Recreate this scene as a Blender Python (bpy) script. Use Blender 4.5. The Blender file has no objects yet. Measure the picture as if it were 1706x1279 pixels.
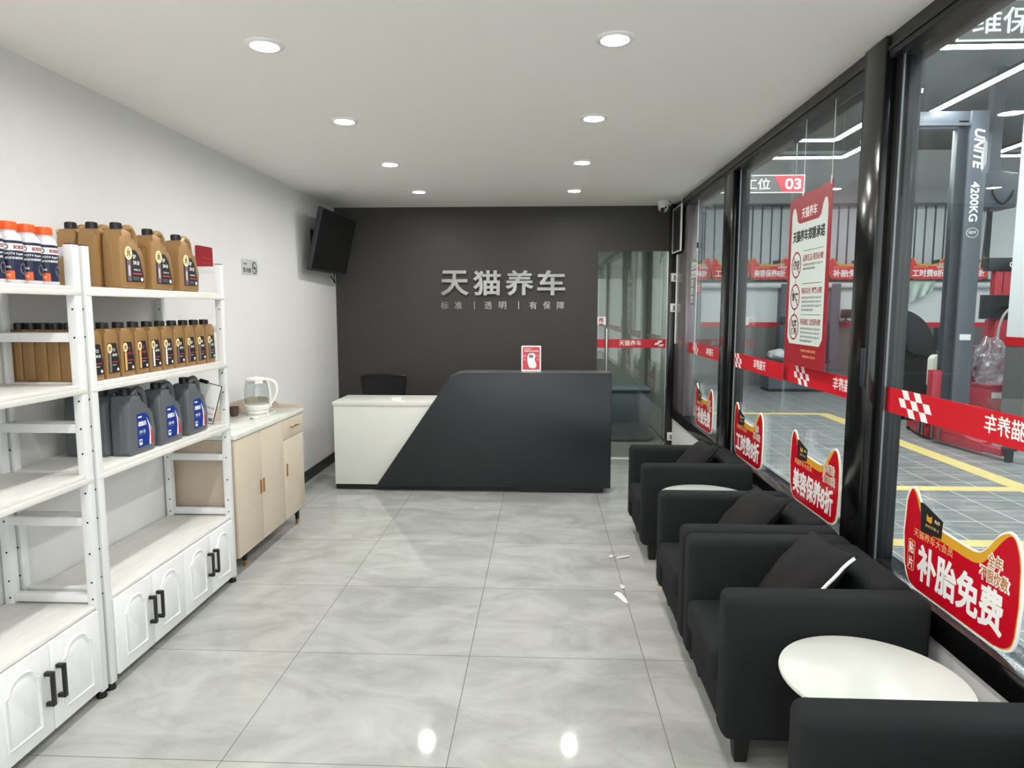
import bpy, bmesh, math, random
from mathutils import Matrix, Vector
from math import pi, sin, cos, radians

random.seed(7)
SC = bpy.context.scene
COL = SC.collection

# ------------------------------------------------------------------ camera, world, exposure
cam_data = bpy.data.cameras.new('camera')
cam_data.sensor_fit = 'HORIZONTAL'
cam_data.sensor_width = 36.0
cam_data.lens = 36.0 * 1130.0 / 1706.0
cam_data.clip_start = 0.05
cam_data.clip_end = 100
cam = bpy.data.objects.new('camera', cam_data)
COL.objects.link(cam)
cam.location = (0, 0, 1.6)
cam.rotation_euler = (radians(90 - 6.2873), 0, radians(2.5686))
SC.camera = cam

world = bpy.data.worlds.new('world')
SC.world = world
world.use_nodes = True
world.node_tree.nodes['Background'].inputs[0].default_value = (0.94, 0.98, 1.0, 1)
world.node_tree.nodes['Background'].inputs[1].default_value = 2.0

SC.view_settings.view_transform = 'Standard'
SC.view_settings.look = 'None'
SC.view_settings.gamma = 1
SC.view_settings.use_curve_mapping = False
SC.view_settings.exposure = 0.5
DOWNLIGHT = 290.0     # emission of the lounge downlights
LEDBAR = 48.0        # emission of the workshop light bars


# ------------------------------------------------------------------ materials
def lin(c):
    def f(v):
        v /= 255.0
        return v / 12.92 if v <= 0.04045 else ((v + 0.055) / 1.055) ** 2.4
    return (f(c[0]), f(c[1]), f(c[2]), 1.0)


def new_mat(name):
    m = bpy.data.materials.new(name)
    m.use_nodes = True
    nt = m.node_tree
    return m, nt, nt.nodes['Principled BSDF']


def mat(name, c, rough=0.5, metal=0.0, spec=0.5, emit=None, estr=0.0, noise=0.0, nscale=8.0, bump=0.0, bscale=200.0,
        stretch=None, coat=0.0, nrough=0.0):
    m, nt, b = new_mat(name)
    L, N = nt.links, nt.nodes
    b.inputs['Base Color'].default_value = lin(c)
    b.inputs['Roughness'].default_value = rough
    b.inputs['Metallic'].default_value = metal
    b.inputs['Specular IOR Level'].default_value = spec
    if coat:
        b.inputs['Coat Weight'].default_value = coat
        b.inputs['Coat Roughness'].default_value = 0.08
    if emit:
        b.inputs['Emission Color'].default_value = lin(emit)
        b.inputs['Emission Strength'].default_value = estr
    vec = None
    if noise or bump:
        tc = N.new('ShaderNodeTexCoord')
        mp = N.new('ShaderNodeMapping')
        if stretch:
            mp.inputs['Scale'].default_value = stretch
        L.new(tc.outputs['Object'], mp.inputs['Vector'])
        vec = mp.outputs['Vector']
    if noise:
        n = N.new('ShaderNodeTexNoise')
        n.inputs['Scale'].default_value = nscale
        n.inputs['Detail'].default_value = 5
        L.new(vec, n.inputs['Vector'])
        r = N.new('ShaderNodeMapRange')
        r.inputs['From Min'].default_value = 0.3
        r.inputs['From Max'].default_value = 0.7
        r.inputs['To Min'].default_value = 1 - noise
        r.inputs['To Max'].default_value = 1 + noise
        L.new(n.outputs['Fac'], r.inputs['Value'])
        mul = N.new('ShaderNodeMixRGB')
        mul.blend_type = 'MULTIPLY'
        mul.inputs['Fac'].default_value = 1
        mul.inputs['Color1'].default_value = lin(c)
        L.new(r.outputs['Result'], mul.inputs['Color2'])
        L.new(mul.outputs['Color'], b.inputs['Base Color'])
        if nrough:
            r2 = N.new('ShaderNodeMapRange')
            r2.inputs['To Min'].default_value = max(0, rough - nrough)
            r2.inputs['To Max'].default_value = rough + nrough
            L.new(n.outputs['Fac'], r2.inputs['Value'])
            L.new(r2.outputs['Result'], b.inputs['Roughness'])
    if bump:
        n = N.new('ShaderNodeTexNoise')
        n.inputs['Scale'].default_value = bscale
        n.inputs['Detail'].default_value = 3
        L.new(vec, n.inputs['Vector'])
        bp = N.new('ShaderNodeBump')
        bp.inputs['Strength'].default_value = bump
        bp.inputs['Distance'].default_value = 0.002
        L.new(n.outputs['Fac'], bp.inputs['Height'])
        L.new(bp.outputs['Normal'], b.inputs['Normal'])
    return m


def glass_mat(name, tint=(0.93, 0.97, 0.95), refl=1.0, rough=0.0, dust=0.0):
    """thin architectural glass: clear body, Fresnel mirror on its faces, a little dust in patches"""
    m = bpy.data.materials.new(name)
    m.use_nodes = True
    nt = m.node_tree
    N, L = nt.nodes, nt.links
    N.clear()
    out = N.new('ShaderNodeOutputMaterial')
    tr = N.new('ShaderNodeBsdfTransparent')
    tr.inputs[0].default_value = (*tint, 1)
    gl = N.new('ShaderNodeBsdfGlossy')
    gl.inputs['Roughness'].default_value = rough
    lw = N.new('ShaderNodeLayerWeight')
    lw.inputs['Blend'].default_value = 0.5
    pw = N.new('ShaderNodeMath')
    pw.operation = 'POWER'
    pw.inputs[1].default_value = 5.0
    L.new(lw.outputs['Facing'], pw.inputs[0])
    ml = N.new('ShaderNodeMath')
    ml.operation = 'MULTIPLY_ADD'
    ml.inputs[1].default_value = 0.8 * refl
    ml.inputs[2].default_value = 0.035 * refl
    ml.use_clamp = True
    L.new(pw.outputs[0], ml.inputs[0])
    mx = N.new('ShaderNodeMixShader')
    L.new(ml.outputs[0], mx.inputs[0])
    L.new(tr.outputs[0], mx.inputs[1])
    L.new(gl.outputs[0], mx.inputs[2])
    last = mx.outputs[0]
    if dust:
        tc = N.new('ShaderNodeTexCoord')
        mp = N.new('ShaderNodeMapping')
        mp.inputs['Scale'].default_value = (1, 1.6, 0.7)
        L.new(tc.outputs['Object'], mp.inputs[0])
        nz = N.new('ShaderNodeTexNoise')
        nz.inputs['Scale'].default_value = 1.7
        nz.inputs['Detail'].default_value = 8
        nz.inputs['Roughness'].default_value = 0.65
        L.new(mp.outputs[0], nz.inputs['Vector'])
        r = N.new('ShaderNodeMapRange')
        r.inputs['From Min'].default_value = 0.42
        r.inputs['From Max'].default_value = 0.8
        r.inputs['To Min'].default_value = 0.0
        r.inputs['To Max'].default_value = dust
        L.new(nz.outputs['Fac'], r.inputs['Value'])
        df = N.new('ShaderNodeBsdfTranslucent')
        df.inputs[0].default_value = (0.85, 0.9, 0.95, 1)
        m2 = N.new('ShaderNodeMixShader')
        L.new(r.outputs['Result'], m2.inputs[0])
        L.new(last, m2.inputs[1])
        L.new(df.outputs[0], m2.inputs[2])
        last = m2.outputs[0]
    L.new(last, out.inputs['Surface'])
    return m


def tile_mat(name, bw, bh, off, c1, c2, joint, jsize, rough, marble=0.18, nscale=1.2, stretch=(1, 1, 1), spec=0.5):
    m, nt, b = new_mat(name)
    N, L = nt.nodes, nt.links
    tc = N.new('ShaderNodeTexCoord')
    mp = N.new('ShaderNodeMapping')
    mp.inputs['Location'].default_value = (-off[0], -off[1], 0)
    L.new(tc.outputs['Object'], mp.inputs[0])
    br = N.new('ShaderNodeTexBrick')
    br.offset = 0
    br.squash = 1
    br.inputs['Scale'].default_value = 1
    br.inputs['Brick Width'].default_value = bw
    br.inputs['Row Height'].default_value = bh
    br.inputs['Mortar Size'].default_value = jsize
    br.inputs['Mortar Smooth'].default_value = 0.1
    br.inputs['Bias'].default_value = 0
    br.inputs['Color1'].default_value = (0.96, 0.96, 0.96, 1)
    br.inputs['Color2'].default_value = (1.04, 1.04, 1.04, 1)
    br.inputs['Mortar'].default_value = (1, 1, 1, 1)
    L.new(mp.outputs[0], br.inputs['Vector'])
    mp2 = N.new('ShaderNodeMapping')
    mp2.inputs['Scale'].default_value = stretch
    mp2.inputs['Rotation'].default_value = (0, 0, 0.5)
    L.new(tc.outputs['Object'], mp2.inputs[0])
    n = N.new('ShaderNodeTexNoise')
    n.inputs['Scale'].default_value = nscale
    n.inputs['Detail'].default_value = 7
    n.inputs['Roughness'].default_value = 0.62
    n.inputs['Distortion'].default_value = 0.8
    L.new(mp2.outputs[0], n.inputs['Vector'])
    cr = N.new('ShaderNodeValToRGB')
    cr.color_ramp.elements[0].position = 0.5 - marble
    cr.color_ramp.elements[1].position = 0.5 + marble
    cr.color_ramp.elements[0].color = lin(c1)
    cr.color_ramp.elements[1].color = lin(c2)
    L.new(n.outputs['Fac'], cr.inputs[0])
    mul = N.new('ShaderNodeMixRGB')
    mul.blend_type = 'MULTIPLY'
    mul.inputs[0].default_value = 1
    L.new(cr.outputs[0], mul.inputs[1])
    L.new(br.outputs['Color'], mul.inputs[2])
    mx = N.new('ShaderNodeMixRGB')
    L.new(br.outputs['Fac'], mx.inputs[0])
    L.new(mul.outputs[0], mx.inputs[1])
    mx.inputs[2].default_value = lin(joint)
    L.new(mx.outputs[0], b.inputs['Base Color'])
    b.inputs['Roughness'].default_value = rough
    b.inputs['Specular IOR Level'].default_value = spec
    return m


M = {}
M['wall'] = mat('white_plaster', (224, 223, 223), 0.7, spec=0.25, noise=0.01, nscale=2)
M['ceiling'] = mat('ceiling_paint', (242, 240, 236), 0.85, spec=0.2)
M['dark_wall'] = mat('charcoal_paint', (60, 58, 55), 0.55, spec=0.35, noise=0.03, nscale=3)
M['floor'] = tile_mat('grey_marble_tile', 0.805, 0.772, (-1.136, 2.208), (148, 149, 146), (189, 190, 186), (108, 108, 106), 0.0018, 0.06,
                      0.24, 2.4, (1, 1.7, 1), 0.28)
M['shop_floor'] = tile_mat('workshop_tile', 0.32, 0.30, (0.1, 0.05), (112, 114, 113), (160, 161, 159), (222, 222, 218), 0.005, 0.3, 0.2, 2.2,
                           (1, 5, 1))
M['black'] = mat('black_gloss_metal', (12, 12, 13), 0.16, spec=0.6)
M['black_matte'] = mat('black_matte', (16, 16, 17), 0.5)
M['graphite'] = mat('graphite_frame', (28, 27, 29), 0.35, spec=0.5)
M['silver'] = mat('silver_trim', (120, 122, 126), 0.4, 0.9)
M['chrome'] = mat('brushed_steel', (205, 203, 198), 0.22, 1.0)
M['letter_metal'] = mat('letter_metal', (150, 149, 146), 0.28, 0.9, noise=0.25, nscale=2.2, stretch=(1, 1, 1.6))
M['glass'] = glass_mat('window_glass', dust=0.04)
M['door_glass'] = glass_mat('door_glass', (0.62, 0.66, 0.62), 2.6)
M['kettle_glass'] = glass_mat('kettle_glass', (0.93, 0.95, 0.95), 1.2)
M['red'] = mat('signal_red', (200, 16, 34), 0.35)
M['cat_red'] = mat('sign_red', (190, 12, 34), 0.25, spec=0.5)
M['white'] = mat('print_white', (238, 238, 236), 0.45)
M['gold'] = mat('sign_gold', (214, 160, 44), 0.4)
M['gold_text'] = mat('gold_print', (226, 176, 110), 0.4)
M['cream'] = mat('cream_print', (244, 222, 170), 0.45)
M['ink'] = mat('black_print', (26, 26, 28), 0.5)
M['grey_ink'] = mat('grey_print', (120, 120, 120), 0.5)
M['poster'] = mat('poster_paper', (206, 216, 210), 0.4)
M['poster_red'] = mat('poster_red', (152, 26, 40), 0.4)
M['rack'] = mat('white_powder_steel', (226, 226, 226), 0.4, spec=0.45)
M['board'] = mat('white_wood_board', (224, 222, 218), 0.42, noise=0.05, nscale=7, stretch=(10, 1, 10))
M['door_white'] = mat('white_door', (234, 234, 236), 0.35, noise=0.02, nscale=6, stretch=(8, 8, 1))
M['rubber'] = mat('black_rubber', (18, 18, 18), 0.7)
M['handle_black'] = mat('black_handle', (22, 22, 24), 0.35)
M['beige'] = mat('beige_laminate', (206, 193, 174), 0.4, noise=0.015, nscale=4)
M['beige_dark'] = mat('beige_side_panel', (188, 172, 154), 0.45)
M['marble'] = mat('pale_marble', (222, 224, 216), 0.1, noise=0.06, nscale=5)
M['brass'] = mat('brass', (190, 140, 70), 0.3, 0.9)
M['copper_inset'] = mat('copper_pull', (176, 120, 60), 0.4, 0.5)
M['desk_white'] = mat('desk_white', (222, 223, 216), 0.4, spec=0.4)
M['desk_dark'] = mat('desk_charcoal', (31, 36, 39), 0.38, spec=0.5)
M['desk_top'] = mat('desk_charcoal_top', (84, 86, 86), 0.3)
M['fabric'] = mat('charcoal_fabric', (32, 34, 35), 0.9, spec=0.2, noise=0.10, nscale=260, bump=0.5, bscale=700)
M['cushion'] = mat('cushion_fabric', (34, 33, 34), 0.9, spec=0.2, noise=0.08, nscale=260, bump=0.5, bscale=500)
M['leg_black'] = mat('black_wood_leg', (14, 14, 14), 0.5)
M['oak'] = mat('oak_wood', (196, 152, 96), 0.5, noise=0.12, nscale=8, stretch=(6, 6, 1))
M['table_white'] = mat('table_white', (206, 208, 202), 0.22, spec=0.5)
M['lamp'] = mat('lamp_diffuser', (255, 255, 255), 0.5, emit=(255, 253, 248), estr=DOWNLIGHT)
M['lamp_rim'] = mat('lamp_rim', (238, 238, 238), 0.4)
M['led'] = mat('led_bar', (255, 255, 255), 0.5, emit=(246, 250, 255), estr=LEDBAR)
M['plastic_white'] = mat('white_plastic', (232, 230, 224), 0.3)
M['gold_jug'] = mat('gold_plastic', (158, 122, 78), 0.34, 0.2, spec=0.5, noise=0.03, nscale=10)
M['grey_jug'] = mat('grey_plastic', (102, 105, 110), 0.35, 0.15)
M['cap_black'] = mat('black_cap', (24, 24, 26), 0.4)
M['cap_orange'] = mat('orange_cap', (236, 96, 34), 0.4)
M['clear_bottle'] = mat('pale_bottle', (206, 206, 212), 0.2, spec=0.6)
M['navy'] = mat('navy_label', (28, 32, 62), 0.35)
M['blue'] = mat('blue_label', (28, 56, 140), 0.3)
M['pink'] = mat('crimson_swoosh', (190, 60, 76), 0.35)
M['purple'] = mat('violet_print', (120, 92, 110), 0.4)
M['tv'] = mat('tv_black', (10, 11, 13), 0.18, spec=0.5)
M['tv_case'] = mat('tv_case', (40, 44, 48), 0.35)
M['mesh_black'] = mat('chair_mesh', (22, 23, 25), 0.8)
M['shop_white'] = mat('workshop_white', (222, 224, 224), 0.7, spec=0.2)
M['shop_grey'] = mat('workshop_grey', (98, 98, 96), 0.6)
M['shop_upper'] = mat('workshop_upper_grey', (158, 160, 160), 0.7, noise=0.04, nscale=1.5)
M['shop_ceiling'] = mat('workshop_ceiling', (92, 95, 98), 0.8, noise=0.12, nscale=1.2)
M['steel_grey'] = mat('lift_grey', (92, 97, 106), 0.4, spec=0.5)
M['steel_dark'] = mat('lift_dark', (40, 46, 54), 0.35)
M['lift_red'] = mat('lift_red', (176, 38, 54), 0.4)
M['yellow'] = mat('yellow_paint', (226, 202, 128), 0.5)
M['banner_red'] = mat('banner_red', (218, 32, 40), 0.45)
M['silver_cloth'] = mat('silver_cloth', (176, 190, 180), 0.35, 0.3)
M['jug_white'] = mat('milky_plastic', (224, 224, 206), 0.45)
M['film'] = glass_mat('plastic_film', (0.9, 0.9, 0.92), 4.0, 0.12, dust=0.9)
M['screen'] = mat('screen_black', (22, 24, 28), 0.2)
M['blue_plain'] = mat('blue_plastic', (64, 120, 200), 0.4)
M['hose'] = mat('grey_hose', (170, 166, 160), 0.5)
M['cable_blue'] = mat('blue_cable', (52, 50, 110), 0.5)
M['cable_black'] = mat('black_cable', (20, 20, 20), 0.5)
M['back_room'] = mat('dim_room_paint', (148, 152, 148), 0.8)
M['fleck'] = mat('white_fleck', (240, 240, 238), 0.4)
M['green'] = mat('sign_green', (150, 190, 70), 0.5)
M['brown'] = mat('brown_plastic', (70, 52, 46), 0.4)


# ------------------------------------------------------------------ mesh builder
def frame(o, x, y):
    x, y = Vector(x).normalized(), Vector(y).normalized()
    z = x.cross(y)
    m = Matrix(((x.x, y.x, z.x, o[0]), (x.y, y.y, z.y, o[1]), (x.z, y.z, z.z, o[2]), (0, 0, 0, 1)))
    return m


I4 = Matrix.Identity(4)
_txt = {}


def text_geo(s, bold=0.0, extr=0.0, shear=0.0):
    key = (s, bold, extr, shear)
    if key in _txt:
        return _txt[key]
    cu = bpy.data.curves.new('t', 'FONT')
    cu.body = s
    cu.size = 1.0
    cu.resolution_u = 3
    cu.offset = bold
    cu.shear = shear
    cu.extrude = max(extr, 0.0)
    o = bpy.data.objects.new('t', cu)
    COL.objects.link(o)
    dg = bpy.context.evaluated_depsgraph_get()
    me = bpy.data.meshes.new_from_object(o.evaluated_get(dg))
    vs = [v.co.copy() for v in me.vertices]
    fs = [tuple(p.vertices) for p in me.polygons]
    bpy.data.objects.remove(o)
    bpy.data.curves.remove(cu)
    bpy.data.meshes.remove(me)
    if vs:
        x0, x1 = min(v.x for v in vs), max(v.x for v in vs)
        y0, y1 = min(v.y for v in vs), max(v.y for v in vs)
        cx, cy = (x0 + x1) / 2, (y0 + y1) / 2
        w, h = max(x1 - x0, 1e-6), max(y1 - y0, 1e-6)
        vs = [Vector(((v.x - cx) / w, (v.y - cy) / h, v.z)) for v in vs]
    _txt[key] = (vs, fs)
    return _txt[key]


class MB:
    def __init__(s):
        s.v, s.f, s.m = [], [], []

    def add(s, vs, fs, m=0, T=I4, flip=False):
        b = len(s.v)
        s.v += [T @ Vector(v) for v in vs]
        for f in fs:
            f = tuple(b + i for i in f)
            s.f.append(f[::-1] if flip else f)
            s.m.append(m)
        return s

    def bm(s, bm, m=0, T=I4):
        bm.verts.index_update()
        s.add([v.co for v in bm.verts], [[v.index for v in f.verts] for f in bm.faces], m, T)
        bm.free()
        return s

    def box(s, x0, x1, y0, y1, z0, z1, m=0, bev=0.0, seg=2, T=I4):
        bm = bmesh.new()
        bmesh.ops.create_cube(bm, size=1)
        for v in bm.verts:
            v.co = Vector(((x0 + x1) / 2 + v.co.x * (x1 - x0), (y0 + y1) / 2 + v.co.y * (y1 - y0), (z0 + z1) / 2 + v.co.z * (z1 - z0)))
        if bev:
            bmesh.ops.bevel(bm, geom=bm.edges[:], offset=bev, segments=seg, profile=0.5, affect='EDGES')
        return s.bm(bm, m, T)

    def prism(s, pts, z0, z1, m=0, T=I4, bev=0.0):
        """2-D outline (counter-clockwise in local xy) extruded from z0 to z1"""
        n = len(pts)
        if not bev:
            vs = [(p[0], p[1], z0) for p in pts] + [(p[0], p[1], z1) for p in pts]
            fs = [tuple(range(n))[::-1], tuple(range(n, 2 * n))]
            fs += [(i, (i + 1) % n, n + (i + 1) % n, n + i) for i in range(n)]
            return s.add(vs, fs, m, T)
        bm = bmesh.new()
        lo = [bm.verts.new((p[0], p[1], z0)) for p in pts]
        hi = [bm.verts.new((p[0], p[1], z1)) for p in pts]
        bm.faces.new(lo[::-1])
        bm.faces.new(hi)
        for i in range(n):
            bm.faces.new((lo[i], lo[(i + 1) % n], hi[(i + 1) % n], hi[i]))
        bmesh.ops.bevel(bm, geom=bm.edges[:], offset=bev, segments=2, profile=0.5, affect='EDGES')
        return s.bm(bm, m, T)

    def lathe(s, prof, n=24, m=0, T=I4, a0=0.0, a1=2 * pi):
        full = abs(a1 - a0 - 2 * pi) < 1e-6
        k = n if full else n + 1
        vs = []
        for r, z in prof:
            for i in range(k):
                a = a0 + (a1 - a0) * i / n
                vs.append((r * cos(a), r * sin(a), z))
        fs = []
        for j in range(len(prof) - 1):
            for i in range(n):
                i2 = (i + 1) % k if full else i + 1
                fs.append((j * k + i, j * k + i2, (j + 1) * k + i2, (j + 1) * k + i))
        if full:
            if prof[0][0] > 1e-6:
                fs.append(tuple(range(k))[::-1])
            if prof[-1][0] > 1e-6:
                fs.append(tuple((len(prof) - 1) * k + i for i in range(k)))
        return s.add(vs, fs, m, T)

    def cyl(s, p0, p1, r0, r1=None, n=16, m=0):
        r1 = r0 if r1 is None else r1
        p0, p1 = Vector(p0), Vector(p1)
        d = p1 - p0
        q = d.to_track_quat('Z', 'Y').to_matrix().to_4x4()
        return s.lathe([(r0, 0), (r1, d.length)], n, m, Matrix.Translation(p0) @ q)

    def tube(s, path, r, n=8, m=0, closed=False):
        P = [Vector(p) for p in path]
        k = len(P)
        vs = []
        ref = None
        for i in range(k):
            a = P[i - 1] if (i > 0 or closed) else P[i]
            b = P[(i + 1) % k] if (i < k - 1 or closed) else P[i]
            t = (b - a).normalized()
            if ref is None:
                ref = t.orthogonal().normalized()
            ref = (ref - t * ref.dot(t)).normalized()
            w = t.cross(ref)
            rr = r[i] if isinstance(r, (list, tuple)) else r
            for j in range(n):
                a_ = 2 * pi * j / n
                vs.append(P[i] + (ref * cos(a_) + w * sin(a_)) * rr)
        fs = []
        for i in range(k if closed else k - 1):
            i2 = (i + 1) % k
            for j in range(n):
                fs.append((i * n + j, i * n + (j + 1) % n, i2 * n + (j + 1) % n, i2 * n + j))
        if not closed:
            fs.append(tuple(range(n))[::-1])
            fs.append(tuple((k - 1) * n + j for j in range(n)))
        return s.add(vs, fs, m)

    def text(s, t, w, h, m=0, T=I4, bold=0.0, at=(0, 0), z=0.0, th=0.0, mirror=False, shear=0.0, bend=None):
        """lettering filling w x h around `at` in the local frame; bend = radius of the cylinder it lies on"""
        if bold > 0.02:      # heavy strokes: the same characters laid over each other with small shifts
            e = bold - 0.01
            n = max(1, len(t))
            for k, (ax, ay) in enumerate(((1, 0), (-1, 0), (.75, .75), (-.75, .75), (.75, -.75), (-.75, -.75), (0, 0))):
                s.text(t, w * (1 - 2 * e / n), h * (1 - 2 * e), m, T, 0.01, (at[0] + ax * e * w / n * (-1 if mirror else 1), at[1] + ay * e * h),
                       z + k * max(0.00012, th * 0.03), th, mirror, shear, bend)
            return s
        vs, fs = text_geo(t, bold, 0.5 if th else 0.0, shear)
        out = []
        for v in vs:
            x, y, zz = v.x * w, v.y * h, (v.z + 0.5) * th if th else 0.0
            if mirror:
                x = -x
            x, y, zz = x + at[0], y + at[1], zz + z
            if bend:
                a = x / bend
                x, zz = (bend + zz) * sin(a), (bend + zz) * cos(a)
            out.append((x, y, zz))
        return s.add(out, fs, m, T, flip=mirror)

    def obj(s, name, mats, parent=None, smooth=35):
        me = bpy.data.meshes.new(name)
        me.from_pydata([tuple(v) for v in s.v], [], s.f)
        mats = mats if isinstance(mats, (list, tuple)) else [mats]
        for x in mats:
            me.materials.append(M[x] if isinstance(x, str) else x)
        me.polygons.foreach_set('material_index', s.m)
        if smooth:
            me.polygons.foreach_set('use_smooth', [True] * len(s.f))
            me.set_sharp_from_angle(angle=radians(smooth))
        me.update()
        o = bpy.data.objects.new(name, me)
        COL.objects.link(o)
        if parent is not None:
            o.parent = parent
        return o


def tag(o, label=None, cat=None, group=None, kind=None):
    if label:
        o['label'] = label
    if cat:
        o['category'] = cat
    if group:
        o['group'] = group
    if kind:
        o['kind'] = kind
    return o


def thing(name, label, cat, loc=(0, 0, 0), rz=0.0, group=None):
    o = bpy.data.objects.new(name, None)
    o.empty_display_size = 0.05
    COL.objects.link(o)
    o.location = loc
    o.rotation_euler = (0, 0, rz)
    return tag(o, label, cat, group)


def dup(root, loc=None, label=None, rz=None):
    r = root.copy()
    COL.objects.link(r)
    if loc is not None:
        r.location = loc
    if rz is not None:
        r.rotation_euler = (0, 0, rz)
    if label:
        r['label'] = label
    for ch in list(root.children):
        c = ch.copy()
        COL.objects.link(c)
        c.parent = r
        for g in list(ch.children):
            d = g.copy()
            COL.objects.link(d)
            d.parent = c
    return r


def struct(name, mb, mats, parent=None, label=None, smooth=35):
    o = mb.obj(name, mats, parent, smooth)
    if parent is None:
        tag(o, label, None, None, 'structure')
    return o


def rrect(x0, x1, y0, y1, r, n=5):
    pts = []
    for cx, cy, a in ((x1 - r, y0 + r, -pi / 2), (x1 - r, y1 - r, 0), (x0 + r, y1 - r, pi / 2), (x0 + r, y0 + r, pi)):
        for i in range(n + 1):
            t = a + (pi / 2) * i / n
            pts.append((cx + r * cos(t), cy + r * sin(t)))
    return pts


def circle(cx, cy, r, n=24, ry=None):
    ry = r if ry is None else ry
    return [(cx + r * cos(2 * pi * i / n), cy + ry * sin(2 * pi * i / n)) for i in range(n)]


def smooth_path(pts, n=6):
    """Catmull-Rom through open points (2-D or 3-D)"""
    P = [Vector(p) for p in pts]
    out = []
    for i in range(len(P) - 1):
        a = P[max(i - 1, 0)]
        b, c = P[i], P[i + 1]
        d = P[min(i + 2, len(P) - 1)]
        for k in range(n):
            t = k / n
            out.append(0.5 * ((2 * b) + (c - a) * t + (2 * a - 5 * b + 4 * c - d) * t * t + (3 * b - a - 3 * c + d) * t ** 3))
    out.append(P[-1])
    return out


ORD = ['first', 'second', 'third', 'fourth', 'fifth', 'sixth', 'seventh', 'eighth', 'ninth', 'tenth', 'eleventh', 'twelfth']

# ------------------------------------------------------------------ the lounge shell
def B(*a, **k):
    return MB().box(*a, **k)


XL, XR, YB, YF, ZC = -2.20, 1.36, 7.20, -2.6, 2.66
struct('floor', B(XL, XR + 0.12, YF, YB + 0.12, -0.06, 0), 'floor', label='polished grey marble tile floor of the lounge')
struct('ceiling', B(XL - 0.1, 1.50, YF, YB + 0.12, ZC, ZC + 0.1), 'ceiling', label='plain white ceiling with two rows of downlights')
struct('wall_left', B(XL - 0.12, XL, YF, YB + 0.12, 0, ZC), 'wall', label='plain white wall behind the shelves')
mb = B(XL, 0.577, YB, YB + 0.12, 0, ZC)
mb.box(0.577, 1.50, YB, YB + 0.12, 2.20, ZC)
struct('wall_back', mb, 'dark_wall', label='charcoal end wall carrying the metal lettering')
mb = B(XL - 0.12, 1.50, YF - 0.12, YF, 2.35, ZC)
mb.box(XL - 0.12, -1.7, YF - 0.12, YF, 0, 2.35)
struct('wall_front', mb, 'wall', label='white street-side wall with a wide opening')
struct('baseboard_left', B(XL, XL + 0.014, YF, YB, 0, 0.10), 'graphite', label='black skirting along the white wall')
struct('wall_right', B(XR, XR + 0.12, YF, 7.08, 0, 0.475), 'wall', label='low white wall under the window band')

# black frames of the glass side
struct('trim_1', B(1.345, 1.48, YF, 7.08, 0.475, 0.57, bev=0.004), 'black', label='glossy black bottom rail of the windows')
mb = B(1.345, 1.50, YF, 7.08, 2.575, ZC, bev=0.004)
mb.box(1.338, 1.35, YF, 7.08, 2.60, 2.612)
struct('trim_2', mb, 'graphite', label='black top beam of the windows along the ceiling')
mb = B(1.33, 1.385, 2.83, 3.01, 0.57, ZC - 0.002, bev=0.006)
mb.box(1.376, 1.46, 2.795, 3.01, 0.57, 2.575, m=1, bev=0.004)
mb.box(1.381, 1.389, 2.788, 2.795, 0.57, 2.575, m=2)
mb.box(1.325, 1.331, 2.845, 2.885, 1.28, 1.44, m=3, bev=0.002)
struct('trim_3', mb, ['black', 'graphite', 'silver', 'steel_dark'], label='wide black window post with a recessed pull')
mb = B(1.345, 1.395, 5.0, 5.24, 0.57, 2.575, bev=0.005)
mb.box(1.386, 1.46, 4.97, 5.24, 0.57, 2.575, m=1, bev=0.004)
mb.box(1.384, 1.392, 4.962, 4.97, 0.57, 2.575, m=2)
struct('trim_4', mb, ['black', 'graphite', 'silver'], label='black window post between the far pane and the sliding panes')
mb = B(1.36, 1.46, 6.56, 7.08, 0.57, 2.575, bev=0.004)
mb.box(1.354, 1.36, 7.0, 7.05, 1.25, 2.15, m=1)
struct('trim_5', mb, [mat('pale_frame', (120, 112, 116), 0.25, 0.5), 'white'], label='grey end frame of the window band')
struct('trim_6', B(1.30, 1.40, 7.085, YB - 0.002, 0, ZC, bev=0.003), 'black', label='black corner post carrying the switches')
struct('trim_7', B(1.376, 1.46, -0.55, -0.35, 0.57, 2.575, bev=0.004), 'graphite', label='black window post beside the camera')


def checker(mb, m, T, cell, h, mirror=1):
    """three rows of leaning checks, like the flag on the red band; local x to the viewer's right"""
    r = h / 3.0
    sh = 0.5 * cell
    for row, cols in ((0, (0, 2)), (1, (-1, 1, 3)), (2, (0, 2))):
        for c in cols:
            x = (c - 1.5) * cell + (row - 1) * sh
            y1 = h / 2 - row * r
            y0 = y1 - r
            mb.prism([(x + sh, y0), (x + sh + cell, y0), (x + cell, y1), (x, y1)], 0, 0.0006, m, T)


def pane(name, y0, y1, x, label, marks, texts):
    o = struct(name, B(x, x + 0.01, y0, y1, 0.572, 2.573), 'glass', label=label)
    b = MB().box(x - 0.002, x - 0.0002, y0, y1, 1.188, 1.288)
    bo = b.obj('safety_band', 'red', o)
    tag(bo, 'red safety film band across the glass')
    l = MB()
    for yc in marks:
        checker(l, 0, frame((x - 0.0026, yc, 1.238), (0, -1, 0), (0, 0, 1)), 0.042, 0.1)
    for yc in texts:
        l.text('天猫养车', 0.245, 0.062, 0, frame((x - 0.0026, yc, 1.245), (0, -1, 0), (0, 0, 1)), 0.012, th=0.0006, mirror=True)
    if l.v:
        l.obj('band_lettering', 'white', bo)
    return o


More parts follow.
